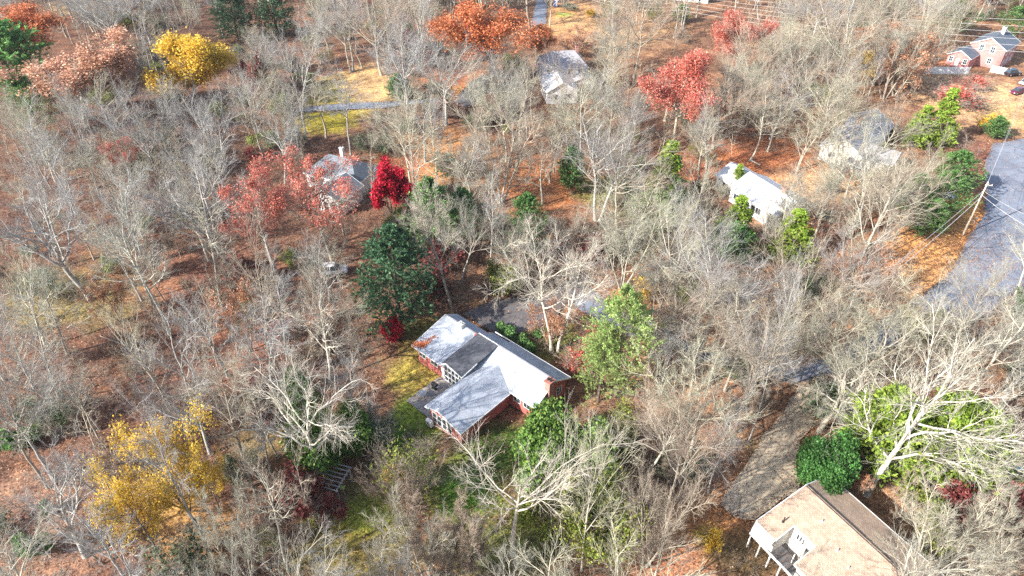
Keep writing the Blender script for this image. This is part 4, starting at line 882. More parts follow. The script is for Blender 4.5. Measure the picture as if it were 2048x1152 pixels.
put('bare_tree', 'hero_tall', 905, 630, 340, 'tall straight grey tree at the upper corner of the red house', rw=75, rz=2.2)
PR['hero_gnarl'] = bare_proto('g', 321, M['pale_bark'], M['pale_twig'], H=20, r0=.34, kind='oak', clear=.28, spread=1.1, dens=1.0, wig=2.0)
put('bare_tree', 'hero_gnarl', 643, 960, 665, 'gnarled wide bare tree left of the red house with twisting limbs', rw=135, rz=.7)
put('bare_tree', 'hero_gnarl', 660, 760, 545, 'gnarled pale tree behind the shade above the lower left woods', rw=85, rz=3.1)
H0 = [(556, 912, 690, 'forest0', 50, 'tall straight trunked bare tree leaning left above the yellow tree'), (420, 905, 610, 'vase0', 85, 'bare tree of steep grey limbs rising above the big yellow tree'),
      (330, 800, 610, 'vase1', 60, 'steep limbed bare tree behind the yellow tree, its limbs sweeping left'), (418, 1100, 830, 'forest1', 60, 'leaning grey tree whose trunk crosses the yellow leaves'),
      (452, 1050, 850, 'pole0', 30, 'dark slim trunk at the right side of the yellow leaves'), (134, 705, 520, 'oak0', 75, 'bare oak with horizontal limb above the grassy patch at left'),
      (92, 690, 470, 'oak1', 70, 'dark trunked bare oak by the grassy patch at left'), (110, 960, 690, 'fan1', 105, 'wide blue grey bare tree above the curved fallen limb'),
      (95, 975, 760, 'forest2', 60, 'thin leaning tree next to the curved fallen limb'), (500, 1160, 985, 'multi0', 75, 'white stemmed many limbed tree at the bottom edge left of the lawn'),
      (850, 1165, 1000, 'multi1', 80, 'pale forked tree at the bottom edge over the lawn'), (925, 1170, 1010, 'fuzz0', 60, 'fuzzy grey shrub tree at the bottom edge left of the fan shaped tree'),
      (1163, 1140, 810, 'vase3', 50, 'slender pale tree with upswept limbs right of the fan shaped tree'), (1290, 1130, 900, 'multi2', 75, 'bare leaning tree at the bottom between slender tree and driveway'),
      (1325, 1040, 780, 'fan3', 105, 'bare pinkish spreading tree left of the shaded driveway'), (1497, 885, 600, 'forest3', 75, 'tall pale trunk standing at the edge of the tan driveway'),
      (1470, 862, 610, 'forest4', 60, 'tall grey trunk just left of the tan driveway edge'), (1835, 1165, 985, 'multi0', 105, 'many stemmed white shrub tree over the lower end of the tan roof'),
      (1960, 1165, 980, 'multi1', 90, 'many stemmed pale tree at the bottom right corner'), (1700, 470, 290, 'fan0', 110, 'bare spreading tree right of the white roofed house'),
      (1630, 470, 330, 'oak0', 60, 'dark bare tree at the right end of the white roofed house'), (1530, 505, 400, 'multi2', 35, 'small dark bare tree between two yellow green evergreens'),
      (1500, 320, 190, 'forest0', 45, 'slim birch like tree on the rust coloured slope'), (1338, 600, 420, 'fan2', 100, 'wide bare tree right of the dark road'),
      (1785, 480, 330, 'pole1', 35, 'slim trunk second closest on the left of the utility pole'), (1845, 455, 355, 'pole2', 25, 'slim trunk closest on the left of the utility pole'),
      (652, 275, 140, 'oak2', 50, 'dark bare tree standing on the far yellow lawn'), (702, 310, 150, 'forest1', 40, 'tall tree at the right side of the far yellow lawn'),
      (822, 370, 190, 'fan2', 95, 'pale wide bare tree right of the far yellow lawn'), (940, 400, 240, 'oak3', 90, 'gnarled pale tree above the rust ground in the middle'),
      (1085, 405, 250, 'oak0', 60, 'pale trunked tree on the rust ground in the middle'), (990, 165, 60, 'forest2', 30, 'trunk of the tree standing in front of the far orange oak'),
      (1195, 440, 240, 'vase2', 90, 'dark based bare tree right of the rust ground'), (1330, 240, 130, 'oak2', 70, 'pale bare tree under the bright red oak'),
      (240, 300, 150, 'vase1', 70, 'blue grey many limbed tree in the upper left woods'), (215, 330, 170, 'forest3', 40, 'straight grey tree right of the green pine at left'),
      (1640, 860, 640, 'oak1', 110, 'bare tree leaning over the road above the bright hedge'), (1890, 770, 540, 'fan0', 120, 'white bare tree of upswept limbs over the road at right'),
      (2010, 780, 600, 'vase2', 80, 'pale bare tree near the right edge beyond the hedge'), (1715, 720, 540, 'vase1', 75, 'wide pale tree below the orange bank'),
      (1420, 760, 560, 'forest2', 60, 'tall pale tree right of the pale green pine'), (1560, 760, 560, 'oak3', 90, 'tangled white limbed tree above the tan driveway'),
      (1160, 330, 150, 'vase1', 65, 'upswept grey tree in front of the two storey white house'), (1105, 300, 190, 'oak0', 50, 'crooked small tree left in front of the two storey white house'), (1215, 290, 130, 'vase3', 60, 'upswept bare tree at the right side of the two storey white house'),
      (1570, 470, 345, 'multi1', 60, 'pale low forking tree against the middle of the white roof'), (1690, 400, 230, 'vase3', 75, 'upswept tree in front of the grey roofed house'), (660, 600, 470, 'oak2', 60, 'crooked grey tree in front of the white car below the red trees'),
      (1380, 790, 620, 'oak0', 80, 'crooked tree over the shaded road right of the pale pine'), (1500, 790, 620, 'vase1', 80, 'upswept tree over the shaded road left of the tan driveway'), (1318, 790, 640, 'vase2', 40, 'upswept tree just right of the pale green pine'),
      (1690, 800, 600, 'vase3', 80, 'upswept tree over the road behind the left end of the hedge'), (1765, 745, 560, 'fan3', 85, 'fan shaped tree over the lower part of the road bend'),
      (1450, 780, 600, 'fan3', 85, 'fan shaped tree over the hidden road between pale pine and tan driveway'), (1535, 745, 570, 'oak1', 70, 'crooked tree over the hidden road above the tan driveway'), (1400, 700, 540, 'oak2', 75, 'crooked bare tree above the hidden road right of the pale pine'),
      (1745, 335, 190, 'fan2', 70, 'fan shaped tree covering the right end of the grey roofed house'), (1668, 335, 200, 'vase1', 55, 'upswept tree covering the left end of the grey roofed house'), (1610, 490, 350, 'fan3', 62, 'fan shaped twiggy tree over the right half of the white roof'),
      (690, 480, 345, 'fan0', 55, 'fan shaped grey tree in front of the hip roofed house'), (1142, 290, 110, 'fan3', 62, 'fan shaped tinted tree right in front of the two storey white house'),
      (1925, 700, 520, 'fan2', 80, 'fan shaped bare tree beside the road at the lower right bend'), (2030, 600, 440, 'vase5', 60, 'upswept tree at the right edge beyond the road'),
      (1830, 770, 600, 'vase3', 80, 'big upswept pale tree over the road where it leaves the orange bank')]
for (x, y, t, pr, rw, lab) in H0: put('bare_tree', pr, x, y, t, lab, rw=rw)

# trees still in leaf
PR['red1'] = leafy_proto(401, M['leaf_red'], B, T, H=17, r0=.3, kind='oak', clear=.4, size=.21, per=7, keep=.8, dens=.8, clump=.9, hole=.84, spread=1.0)
PR['red2'] = leafy_proto(402, M['leaf_red'], B, T, H=17, r0=.3, kind='oak', clear=.35, size=.19, per=5, keep=.55, dens=.9, hole=.72)
PR['orange1'] = leafy_proto(403, M['leaf_orange'], B, T, H=17, r0=.32, kind='oak', clear=.4, size=.23, per=8, keep=.85, dens=.7, clump=.9, hole=.85, spread=1.0)
PR['russet1'] = leafy_proto(404, M['leaf_russet'], B, T, H=15, r0=.25, kind='vase', clear=.3, size=.30, per=3, keep=.7, dens=.6)
PR['salmon'] = leafy_proto(424, leaf_mat('leaf_salmon', [(0, (.42, .20, .12)), (.5, (.62, .34, .22)), (1, (.72, .48, .34))], .3), B, T, H=15, r0=.25, kind='vase', clear=.3, size=.24, per=9, keep=.85, dens=.6, clump=.9, hole=.95)
PR['russet2'] = leafy_proto(414, M['leaf_russet'], B, M['pink_twig'], H=12, r0=.18, kind='multi', stems=3, size=.26, per=1, keep=.6, dens=.6)
PR['yellow1'] = leafy_proto(405, M['leaf_yellow'], M['dark_bark'], T, H=14, r0=.2, kind='oak', clear=.2, size=.24, per=3, keep=.65, dens=.55)
PR['yellow3'] = leafy_proto(415, M['leaf_yellow'], M['dark_bark'], T, H=14, r0=.2, kind='oak', clear=.2, size=.18, per=4, keep=.5, dens=.9)
PR['yellow2'] = leafy_proto(406, M['leaf_yellow'], B, T, H=12, r0=.18, kind='vase', clear=.2, size=.24, per=10, keep=.85, dens=.5, clump=.9, hole=.95)
PR['crimson1'] = leafy_proto(407, M['leaf_crimson'], M['dark_bark'], M['dark_bark'], H=8, r0=.14, kind='multi', stems=3, size=.28, per=5, keep=.95, dens=.5)
PR['maroon1'] = leafy_proto(408, M['leaf_maroon'], M['dark_bark'], M['dark_bark'], H=8, r0=.12, kind='multi', stems=3, size=.26, per=2, keep=.8, dens=.5)
PR['crimson_bush'] = bush_proto(409, M['leaf_crimson'], H=3.4, rad=1.8, n=5000, size=.2, lobes=9, fill=.2)
L0 = [(1345, 300, 88, 'red1', 74, 'bright red oak standing alone at upper centre right'), (1458, 160, 5, 'red1', 58, 'bright red oak near the top edge under the wires'),
      (985, 190, 5, 'orange1', 98, 'big orange red oak near the top edge'), (1072, 150, 45, 'orange1', 28, 'smaller orange oak right of the big orange red oak'),
      (556, 560, 330, 'red2', 82, 'light red leaved tree left of the hip roofed house'), (668, 530, 312, 'red2', 92, 'light red leaved tree hiding the hip roofed house'),
      (785, 425, 332, 'crimson1', 42, 'crimson maple right of the hip roofed house'), (830, 440, 380, 'maroon1', 30, 'dull maroon shrub tree right of the crimson maple'),
      (400, 215, 68, 'yellow2', 66, 'golden yellow tree in the upper left'), (405, 1065, 845, 'yellow3', 84, 'big golden yellow tree in the lower left woods'),
      (330, 1125, 925, 'yellow3', 58, 'lower golden yellow tree left of the leaning trunk'), (440, 1020, 900, 'yellow1', 34, 'small yellow sapling right of the big golden tree'),
      (70, 150, 5, 'orange1', 92, 'orange brown oak in the top left corner'), (170, 235, 85, 'salmon', 110, 'salmon coloured oak right of the green pine at top left'),
      (8, 760, 620, 'orange1', 45, 'rusty orange tree cut by the left edge'), (268, 375, 272, 'red2', 34, 'small light red crown in the upper left grey woods'),
      (520, 215, 110, 'maroon1', 26, 'maroon sapling left of the far yellow lawn'), (525, 190, 130, 'maroon1', 18, 'smaller maroon sapling behind the one left of the far yellow lawn'),
      (1765, 160, 50, 'russet1', 84, 'tan orange oak left of the red two storey house'), (1790, 190, 70, 'russet2', 60, 'tan orange shrub tree among bare trees at upper right'),
      (1712, 170, 85, 'yellow1', 36, 'mustard yellow small tree at upper right'), (1610, 70, 28, 'russet1', 60, 'pale orange crowns under the wires at upper right'),
      (1712, 620, 500, 'russet2', 52, 'dusky pink leaved tree above the road bend'), (1100, 690, 610, 'russet2', 42, 'brown leaved sapling at the foot of the twin oaks'),
      (1690, 990, 930, 'russet2', 35, 'brown leaved sapling at the foot of the huge sycamore'), (500, 700, 560, 'russet2', 50, 'rusty leaved sapling in the left woods'),
      (240, 640, 545, 'russet2', 40, 'orange brown sapling behind the grassy patch at left'), (1150, 110, 60, 'russet2', 50, 'pale orange sapling below the far clearing')]
for (x, y, t, pr, rw, lab) in L0: put('leafy_tree', pr, x, y, t, lab, rw=rw)

# evergreens
PR['spruce1'] = conifer_proto(501, M['needle_dark'], H=16, rad=4.8, kind='pine', n=130, size=.42, per=110, bare=.04)
PR['pine_green'] = conifer_proto(502, M['needle_green'], H=15, rad=4.0, kind='pine', n=100, size=.38, per=90, bare=.2)
PR['pine_top'] = conifer_proto(512, leaf_mat('needle_vivid', [(0, (.08, .20, .05)), (.5, (.15, .34, .09)), (1, (.28, .48, .15))], .3), H=15, rad=5.5, kind='pine', n=110, size=.5, per=120, bare=.3)  # needles of a fresher green than the plain green pines
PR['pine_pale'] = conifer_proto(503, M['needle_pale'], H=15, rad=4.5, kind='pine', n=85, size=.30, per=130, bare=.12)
PR['cedar1'] = conifer_proto(504, M['needle_bright'], H=8, rad=1.9, kind='spruce', n=90, size=.34, per=75)
PR['cedar2'] = conifer_proto(505, M['needle_bright'], H=8, rad=2.8, kind='cedar', n=110, size=.34, per=100)
PR['cedar_dark'] = conifer_proto(506, M['needle_green'], H=8, rad=2.4, kind='cedar', n=80, size=.36, per=65)
C0 = [(800, 645, 455, 'spruce1', 70, 'large dark green spruce above the red house'), (48, 205, 42, 'pine_top', 66, 'green pine at the left edge near the top'),
      (85, 270, 150, 'pine_green', 36, 'dark green pine below the green pine at the left edge'), (476, 80, -30, 'spruce1', 36, 'left dark spruce at the top edge'), (556, 74, -35, 'spruce1', 36, 'right dark spruce at the top edge'),
      (872, 520, 355, 'pine_green', 45, 'hazy green pine behind the tall grey tree'), (1050, 500, 385, 'pine_green', 34, 'blue green pine between the gnarled pale tree and twin oaks'),
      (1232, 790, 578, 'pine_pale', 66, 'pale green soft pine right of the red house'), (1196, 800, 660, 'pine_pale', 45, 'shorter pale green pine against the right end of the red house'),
      (1325, 405, 282, 'cedar1', 36, 'bright green evergreen right of the middle rust ground'), (1143, 385, 297, 'cedar_dark', 24, 'green narrow pine on the rust ground in the middle'),
      (1868, 288, 178, 'cedar1', 28, 'taller of two lime green evergreens left of the yard'), (1830, 288, 212, 'cedar1', 26, 'lower of two lime green evergreens left of the yard'),
      (1470, 385, 328, 'cedar1', 15, 'small lime cone at the left corner of the white roof'), (1462, 490, 392, 'cedar1', 34, 'lime evergreen in front of the left end of the white roof'),
      (1575, 515, 420, 'cedar1', 38, 'lime evergreen in front of the right end of the white roof'), (1455, 520, 450, 'cedar_dark', 45, 'dull green spreading evergreen left of the small dark bare tree'),
      (628, 905, 735, 'pine_green', 36, 'green pine behind the gnarled wide bare tree'), (1842, 470, 400, 'cedar_dark', 30, 'dark green evergreen in the shade left of the utility pole'),
      (1722, 940, 795, 'cedar2', 52, 'lime green evergreen behind the huge sycamore'), (1772, 965, 840, 'cedar2', 48, 'lime green evergreen right of the sycamore trunk'), (1835, 965, 805, 'cedar2', 60, 'lime green evergreen in the middle of the hedge'),
      (1895, 972, 830, 'cedar2', 54, 'green evergreen in the right part of the hedge'), (1940, 965, 880, 'cedar2', 40, 'last lime green evergreen at the right end of the hedge'), (1985, 275, 235, 'cedar_dark', 24, 'blue green evergreen at the end of the road'),
      (1900, 70, 0, 'pine_green', 50, 'green pine behind the red two storey house'), (2030, 80, 10, 'pine_green', 40, 'green pine right of the red two storey house'), (800, 200, 150, 'cedar_dark', 20, 'dark round evergreen right of the far yellow lawn'),
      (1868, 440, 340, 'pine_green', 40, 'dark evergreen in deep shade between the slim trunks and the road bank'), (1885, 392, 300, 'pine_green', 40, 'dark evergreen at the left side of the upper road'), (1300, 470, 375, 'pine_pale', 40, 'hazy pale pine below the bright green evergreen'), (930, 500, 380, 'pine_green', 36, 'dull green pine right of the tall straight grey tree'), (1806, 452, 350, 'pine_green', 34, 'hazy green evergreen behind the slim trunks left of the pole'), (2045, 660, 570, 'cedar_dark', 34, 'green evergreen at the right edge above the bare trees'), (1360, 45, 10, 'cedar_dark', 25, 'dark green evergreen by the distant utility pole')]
for (x, y, t, pr, rw, lab) in C0: put('evergreen_tree', pr, x, y, t, lab, rw=rw)

# shrubs
PR['holly'] = bush_proto(601, M['leaf_holly'], H=4, rad=2.6, n=20000, size=.16, lobes=14, fill=.5)
PR['olive'] = bush_proto(602, M['leaf_olive'], H=4, rad=2.4, n=9000, size=.18, lobes=10, fill=.25, twiggy=4)
PR['rhodo'] = bush_proto(603, leaf_mat('leaf_rhodo', [(0, (.08, .17, .04)), (.5, (.17, .32, .06)), (1, (.32, .46, .12))], .3), H=3.4, rad=2.6, n=13000, size=.19, lobes=12, fill=.35)
PR['low_green'] = bush_proto(604, M['needle_green'], H=1.6, rad=1.5, n=2200, size=.2, lobes=7, fill=.4)
PR['yellow_bush'] = bush_proto(605, M['leaf_yellow'], H=2.6, rad=1.6, n=1500, size=.2, lobes=7, fill=.2, twiggy=4)
PR['twiggy'] = bush_proto(606, M['leaf_olive'], H=4.4, rad=3.0, n=900, size=.2, lobes=9, fill=.2, twiggy=9, stem=M['pink_twig'])
PR['bramble'] = bush_proto(607, M['leaf_dullgreen'], H=2.6, rad=2.2, n=900, size=.2, lobes=8, fill=.1, twiggy=6, stem=M['twig'])
PR['olive_thicket'] = bush_proto(617, M['leaf_olive'], H=3, rad=2.4, n=2600, size=.17, lobes=9, fill=.1, twiggy=5, stem=M['twig'])
PR['maroon_bush'] = bush_proto(608, M['leaf_maroon'], H=2.6, rad=2.2, n=2400, size=.22, lobes=9, fill=.2, twiggy=3)
PR['pink_bush'] = bush_proto(609, M['leaf_red'], H=2.6, rad=1.8, n=900, size=.2, lobes=8, fill=.1, twiggy=4, stem=M['pink_twig'])
S0 = [(783, 682, 633, 'crimson_bush', 20, 'crimson round bush left of the far end of the red house'), (1635, 990, 885, 'holly', 48, 'dense dark green round bush touching the tan roof'),
      (825, 1010, 888, 'twiggy', 65, 'round twiggy yellow brown bush on the lawn below the red house'), (790, 990, 940, 'yellow_bush', 26, 'yellow tinged bush at the left of the round twiggy bush'),
      (1105, 930, 825, 'rhodo', 56, 'big green bush right of the fan shaped tree'), (1115, 1010, 900, 'rhodo', 56, 'second green bush below the first right of the fan shaped tree'), (1070, 1060, 965, 'olive', 42, 'mixed green bush right of the fan shaped tree trunk'),
      (1160, 1080, 940, 'olive', 60, 'olive yellow bush left of the slender pale tree'), (1205, 1120, 1010, 'olive', 56, 'yellow green bush at the bottom right of the slender pale tree'), (1170, 975, 870, 'rhodo', 48, 'dark green bush behind the slender pale tree'),
      (1225, 910, 825, 'olive', 44, 'dull green bush in front of the pinkish spreading tree'), (1010, 675, 655, 'low_green', 24, 'low green shrub at the back wall of the red house'), (1040, 695, 673, 'low_green', 20, 'second low green shrub along the back wall of the red house'), (1062, 712, 690, 'low_green', 18, 'third low green shrub along the back wall of the red house'),
      (1080, 672, 652, 'low_green', 18, 'small green shrub at the bend of the dark driveway'), (1155, 745, 695, 'pink_bush', 26, 'pink red shrub by the right end of the red house'), (1180, 700, 650, 'pink_bush', 22, 'faded pink shrub beneath the pale pine'),
      (1005, 590, 515, 'olive', 30, 'yellow green shrub at the top of the dark driveway'), (1000, 590, 560, 'yellow_bush', 18, 'small yellow shrub at the driveway edge'), (1278, 600, 560, 'yellow_bush', 26, 'yellow orange shrub right of the dark road'),
      (650, 925, 835, 'rhodo', 56, 'green bush in front of the gnarled wide bare tree'), (705, 900, 830, 'rhodo', 40, 'shaded green bush right of the gnarled wide bare tree'), (600, 1030, 950, 'maroon_bush', 50, 'dark maroon bush left of the timber frame'), (660, 1040, 1000, 'maroon_bush', 30, 'small maroon bush below the timber frame'),
      (2005, 1060, 985, 'maroon_bush', 45, 'burgundy round bush near the right edge'), (80, 1105, 1060, 'low_green', 30, 'grey green low shrub at the bottom left'), (105, 1025, 1000, 'low_green', 14, 'small dark green shrub above the bottom left leaves'), (570, 805, 770, 'olive', 24, 'olive shrub in the left woods near the gnarled tree'),
      (880, 590, 540, 'maroon_bush', 34, 'dark shrub behind the tall straight grey tree'), (1300, 450, 385, 'bramble', 45, 'green tinged thicket below the bright green evergreen'), (1250, 420, 370, 'bramble', 35, 'thin green brown thicket left of the bright green evergreen'), (1450, 490, 440, 'bramble', 40, 'grey green thicket below the white roof'),
      (1140, 20, 5, 'bramble', 14, 'brown round shrub in the far clearing'), (1185, 32, 18, 'yellow_bush', 12, 'mustard shrub in the far clearing'), (1945, 178, 150, 'pink_bush', 24, 'pinkish shrub in front of the red two storey house'), (1905, 212, 165, 'pink_bush', 36, 'salmon shrub below the white fence'), (1965, 262, 225, 'yellow_bush', 18, 'acid yellow shrub at the head of the road'),
      (1415, 1105, 1060, 'yellow_bush', 18, 'small yellow green shrub left of the tan driveway'), (40, 890, 850, 'low_green', 35, 'dark low shrub at the left edge'), (2040, 1060, 1030, 'low_green', 22, 'green shrub at the right edge by the burgundy bush'), (490, 960, 900, 'bramble', 40, 'grey thicket right of the big golden tree')]
for (x, y, t, pr, rw, lab) in S0: put('shrub', pr, x, y, t, lab, cat='shrub', rw=rw)

# ------------------------------------------------------------------ filling woods: every tree an object of its own
CLEAR = [   # what the photo leaves open to view (pixels) and how much of a crown may cross it
    [(815, 690), (893, 622), (930, 628), (1150, 758), (1120, 800), (1075, 830), (1000, 810), (930, 870), (850, 860), (850, 800), (830, 720)],
    [(915, 622), (985, 598), (1095, 592), (1095, 640), (1040, 665), (985, 672)], [(1140, 540), (1200, 555), (1230, 612), (1180, 610)],
    [(790, 700), (830, 700), (870, 790), (850, 860), (800, 880)], [(870, 930), (1000, 900), (1010, 1000), (930, 1020)], [(640, 1040), (760, 1000), (860, 1030), (760, 1090)],
    [(2048, 290), (1985, 290), (1930, 370), (1820, 460), (1760, 560), (1770, 620), (1860, 600), (1960, 540), (2048, 480)], [(1400, 1090), (1440, 990), (1540, 870), (1640, 850), (1600, 985), (1500, 1110)],
    [(1505, 1040), (1600, 970), (1670, 955), (1760, 1060), (1800, 1152), (1580, 1152)], [(615, 160), (720, 150), (770, 180), (760, 215), (690, 250), (620, 250)], [(905, 210), (940, 160), (975, 150), (950, 212)],
    [(1100, 20), (1200, 20), (1200, 50), (1110, 60)], [(1095, 120), (1120, 95), (1170, 105), (1120, 140)], [(1720, 250), (1745, 208), (1770, 240), (1745, 250)],
    [(1480, 350), (1500, 335), (1550, 350), (1500, 380)], [(1850, 130), (1935, 130), (1930, 100), (1955, 60), (2048, 60), (2048, 150), (1850, 150)], [(1960, 170), (2048, 170), (2048, 240), (1980, 240)],
    [(1410, 345), (1500, 285), (1590, 290), (1560, 330), (1480, 330)], [(730, 460), (800, 450), (870, 560), (860, 620), (740, 620)], [(640, 320), (720, 315), (725, 395), (650, 400)], [(1700, 820), (1900, 830), (1900, 920), (1720, 930)],
    [(120, 560), (200, 560), (230, 640), (100, 640)], [(1160, 600), (1280, 600), (1290, 740), (1170, 740)], [(340, 70), (460, 70), (450, 160), (350, 160)], [(1272, 95), (1420, 95), (1410, 200), (1290, 200)],
    [(1395, 15), (1515, 15), (1510, 75), (1400, 75)], [(885, 15), (1080, 15), (1080, 95), (890, 95)], [(300, 860), (440, 880), (440, 990), (320, 1000)], [(480, 335), (600, 335), (600, 460), (490, 460)], [(745, 338), (820, 338), (815, 415), (750, 415)],
    [(1080, 860), (1130, 850), (1140, 930), (1080, 930)], [(1590, 885), (1690, 885), (1690, 975), (1600, 975)], [(760, 900), (880, 900), (880, 980), (770, 980)], [(760, 880), (870, 850), (900, 800), (1150, 800), (1230, 850), (1230, 1060), (1060, 1090), (1000, 1040), (900, 1020), (760, 1010)], [(0, 45), (110, 45), (110, 130), (0, 130)], [(445, 0), (590, 0), (590, 55), (445, 50)], [(90, 85), (260, 85), (260, 140), (90, 140)], [(1690, 800), (1950, 810), (1960, 940), (1700, 940)], [(1800, 185), (1895, 185), (1895, 270), (1800, 280)],
    [(1440, 400), (1480, 400), (1480, 470), (1440, 470)], [(1545, 425), (1605, 425), (1605, 500), (1545, 500)], [(1300, 290), (1360, 290), (1360, 350), (1300, 350)], [(340, 860), (400, 860), (420, 960), (320, 960)], [(250, 950), (330, 950), (330, 1060), (240, 1060)], [(755, 628), (810, 628), (810, 685), (755, 685)], [(960, 260 + 80), (1020, 340), (1160, 330), (1160, 390), (1060, 400)]]
NOBASE = [[(1370, 1120), (1400, 1000), (1500, 900), (1560, 960), (1500, 1120)], ROAD] + list(DRIVES.values()) + CLEAR[:7] + [CLEAR[8], CLEAR[9], CLEAR[11], CLEAR[15], CLEAR[16], [(850, 850), (1090, 820), (1160, 760), (900, 600), (800, 690)], [(1480, 330), (1540, 460), (1660, 420), (1530, 325)], [(1670, 300), (1700, 210), (1790, 200), (1760, 330)],
    [(1080, 240), (1080, 130), (1200, 130), (1200, 240)], [(620, 440), (620, 330), (740, 330), (740, 440)], [(1480, 1060), (1600, 960), (1690, 955), (2000, 1300), (1600, 1300)], [(1920, 170), (1920, 50), (2060, 50), (2060, 170)], [(1340, 30), (1430, 30), (1430, -40), (1340, -40)], [(640, 1060), (760, 1000), (1010, 900), (1010, 1070), (760, 1180)]]
def crosses(x, y, h, r, tol):
    hit = tot = 0
    for zz, rr in ((.45, .55), (.7, 1.0), (.9, .7)):
        for a in range(8):
            q = proj(x + math.cos(a * .785) * r * rr, y + math.sin(a * .785) * r * rr, h * zz); tot += 1
            for poly in CLEAR:
                if inside(q[0], q[1], poly): hit += 1; break
    for zz in (.15, .3, .5, .7, .85, .97):
        q = proj(x, y, h * zz); tot += 1
        for poly in CLEAR:
            if inside(q[0], q[1], poly): hit += 2; break
    return hit / tot > tol
def region(px, py):
    R = [('in the bottom left corner', px < 240 and py > 960), ('below the big golden tree', px < 480 and py > 960), ('below the lawn, bottom edge', px < 900 and py > 960), ('below the fan tree, bottom edge', py > 1000 and px < 1180), ('bottom edge left of driveway', py > 1000),
         ('around the left grassy patch', px < 230 and 430 < py < 700), ('above the curved fallen limb', px < 230 and py > 640), ('above the big golden tree', px < 480 and py > 640), ('left of the gnarled tree', px < 620 and py > 640), ('between gnarled tree and red house', px < 860 and py > 640),
         ('right of the grassy patch', px < 380 and py > 430), ('left of the light red trees', px < 520 and py > 430), ('below the light red trees', px < 720 and py > 430), ('around the dark spruce', px < 900 and py > 430), ('below the salmon oak', px < 190 and py > 230), ('below and right of the salmon oak', px < 330 and py > 230),
         ('up left of the red trees', px < 470 and py > 230), ('left of the far yellow lawn', px < 620 and py > 230), ('left of the golden upper tree', px < 400 and py > 100), ('right of the golden upper tree', px < 620 and py > 100), ('along the top edge, far left', px < 200), ('above the golden tree, top edge', px < 420), ('at the top edge by dark spruces', px < 620),
         ('around the far yellow lawn', px < 800 and py > 120), ('at the top above yellow lawn', px < 750), ('up left of orange red oak', px < 830), ('beside the orange red oak', px < 880), ('between yellow lawn and rust ground', px < 1000 and py > 230),
         ('left of the two storey house', px < 1100 and py > 90), ('behind the dark driveway', px < 1160 and py > 430), ('on the middle rust ground', px < 1230 and py > 240), ('around the two storey house', px < 1260 and py > 90),
         ('at the top by the clearing', px < 1230 and py <= 90), ('by the distant utility pole', px < 1390 and py <= 90), ('right of the pale pine', px < 1330 and py > 700), ('left of the tan driveway top', px < 1480 and py > 700), ('below the white roof thicket', px < 1460 and py > 430), ('below the bright red oak', px < 1460 and py > 220), ('around the bright red oak', px < 1460 and py > 90),
         ('around the tan driveway', px < 1700 and py > 760), ('right of the hedge', py > 640 and px >= 1900), ('above the hedge', py > 640), ('below the orange bank', px < 1800 and py > 480), ('right of the white roofed house', px < 1900 and py > 300), ('left of the grey roofed house', px < 1660 and py > 150), ('around the grey roofed house', px < 1800 and py > 150),
         ('under the wires left part', py <= 150 and px < 1600), ('under the wires middle part', py <= 150 and px < 1700), ('under the wires, right middle', py <= 150 and px < 1800), ('under the wires right part', py <= 150), ('near the right edge road', True)]
    for n, c in R:
        if c: return n
PLACED = {}
def fill(count, name, choices, hr, rad, spacing, cat, word, tol, zone=None, same=None, ymax=1500, seed=1, minpx=-5):
    rng = np.random.default_rng(seed); n = 0; own = []; tries = 0
    while n < count and tries < 60000:
        tries += 1
        y = rng.uniform(24, 262); hw = (y * CS + CAMH * SN) * .75 * 1.06; x = rng.uniform(-hw, hw)
        px, py, z = proj(x, y, 0)
        if py > ymax or py < minpx: continue
        h = rng.uniform(*hr); r = rad * h / hr[1]
        s = spacing(px, py)
        if any((x - a) ** 2 + (y - b) ** 2 < s * s for a, b in own): continue
        if any((x - a) ** 2 + (y - b) ** 2 < c * c for a, b, c in TAKEN): continue
        if any(inside(px, py, p) for p in NOBASE): continue
        if crosses(x, y, h, r, tol): continue
        tp = proj(x, y, h)
        if tp[1] > 1145 or not (-40 < tp[0] < 2090): continue
        k = choices[rng.integers(len(choices))] if not zone else zone(px, py, rng)
        if k is None: continue
        e = place(name, PR[k], (x, y, -.1), h, None, None, cat, None, rng.uniform(.78, 1.25), (rng.normal(0, .04), rng.normal(0, .03)))
        q = proj(x, y, h * .5); reg = region(q[0], q[1]); PLACED.setdefault((word(k), reg), []).append((q[0], q[1], e)); own.append((x, y)); n += 1
    return n
def dens_big(px, py):
    if px < 850 and py > 420: return 6.6
    if 1340 < px < 1650 and 260 < py < 360: return 8
    return 6.8 if py > 500 else 7.2
def zone_big(px, py, rng):
    if px < 620 and py > 420: c = ['forest0', 'forest1', 'forest2', 'forest3', 'forest4', 'forest5', 'forest6', 'vase0', 'vase2', 'vase4', 'oak4', 'oak5']
    elif py < 420 and px < 900: c = ['fan1', 'fan1', 'fan2', 'fan3', 'vase0', 'vase1', 'vase2', 'vase4', 'forest1', 'forest3', 'oak4', 'oak3', 'oak5', 'vase3']
    else: c = ['fan0', 'fan1', 'fan2', 'fan3', 'fan0', 'fan2', 'fan3', 'oak0', 'oak1', 'oak2', 'oak3', 'vase1', 'vase3', 'vase5', 'forest0', 'forest4', 'multi0', 'multi1', 'multi2']
    return c[rng.integers(len(c))]
WORDS = {'fan': 'fan shaped bare tree', 'oak': 'crooked bare tree', 'vase': 'upswept bare tree', 'forest': 'straight bare tree', 'multi': 'low forking bare tree', 'pole': 'slim young tree', 'fuzz': 'fuzzy leafless shrub', 'twig': 'round twiggy shrub', 'bram': 'green brown thicket', 'oliv': 'olive leaved thicket', 'maro': 'dull maroon bush', 'russ': 'sparse russet tree'}
def word(k):
    for a, b in WORDS.items():
        if k.startswith(a): return b
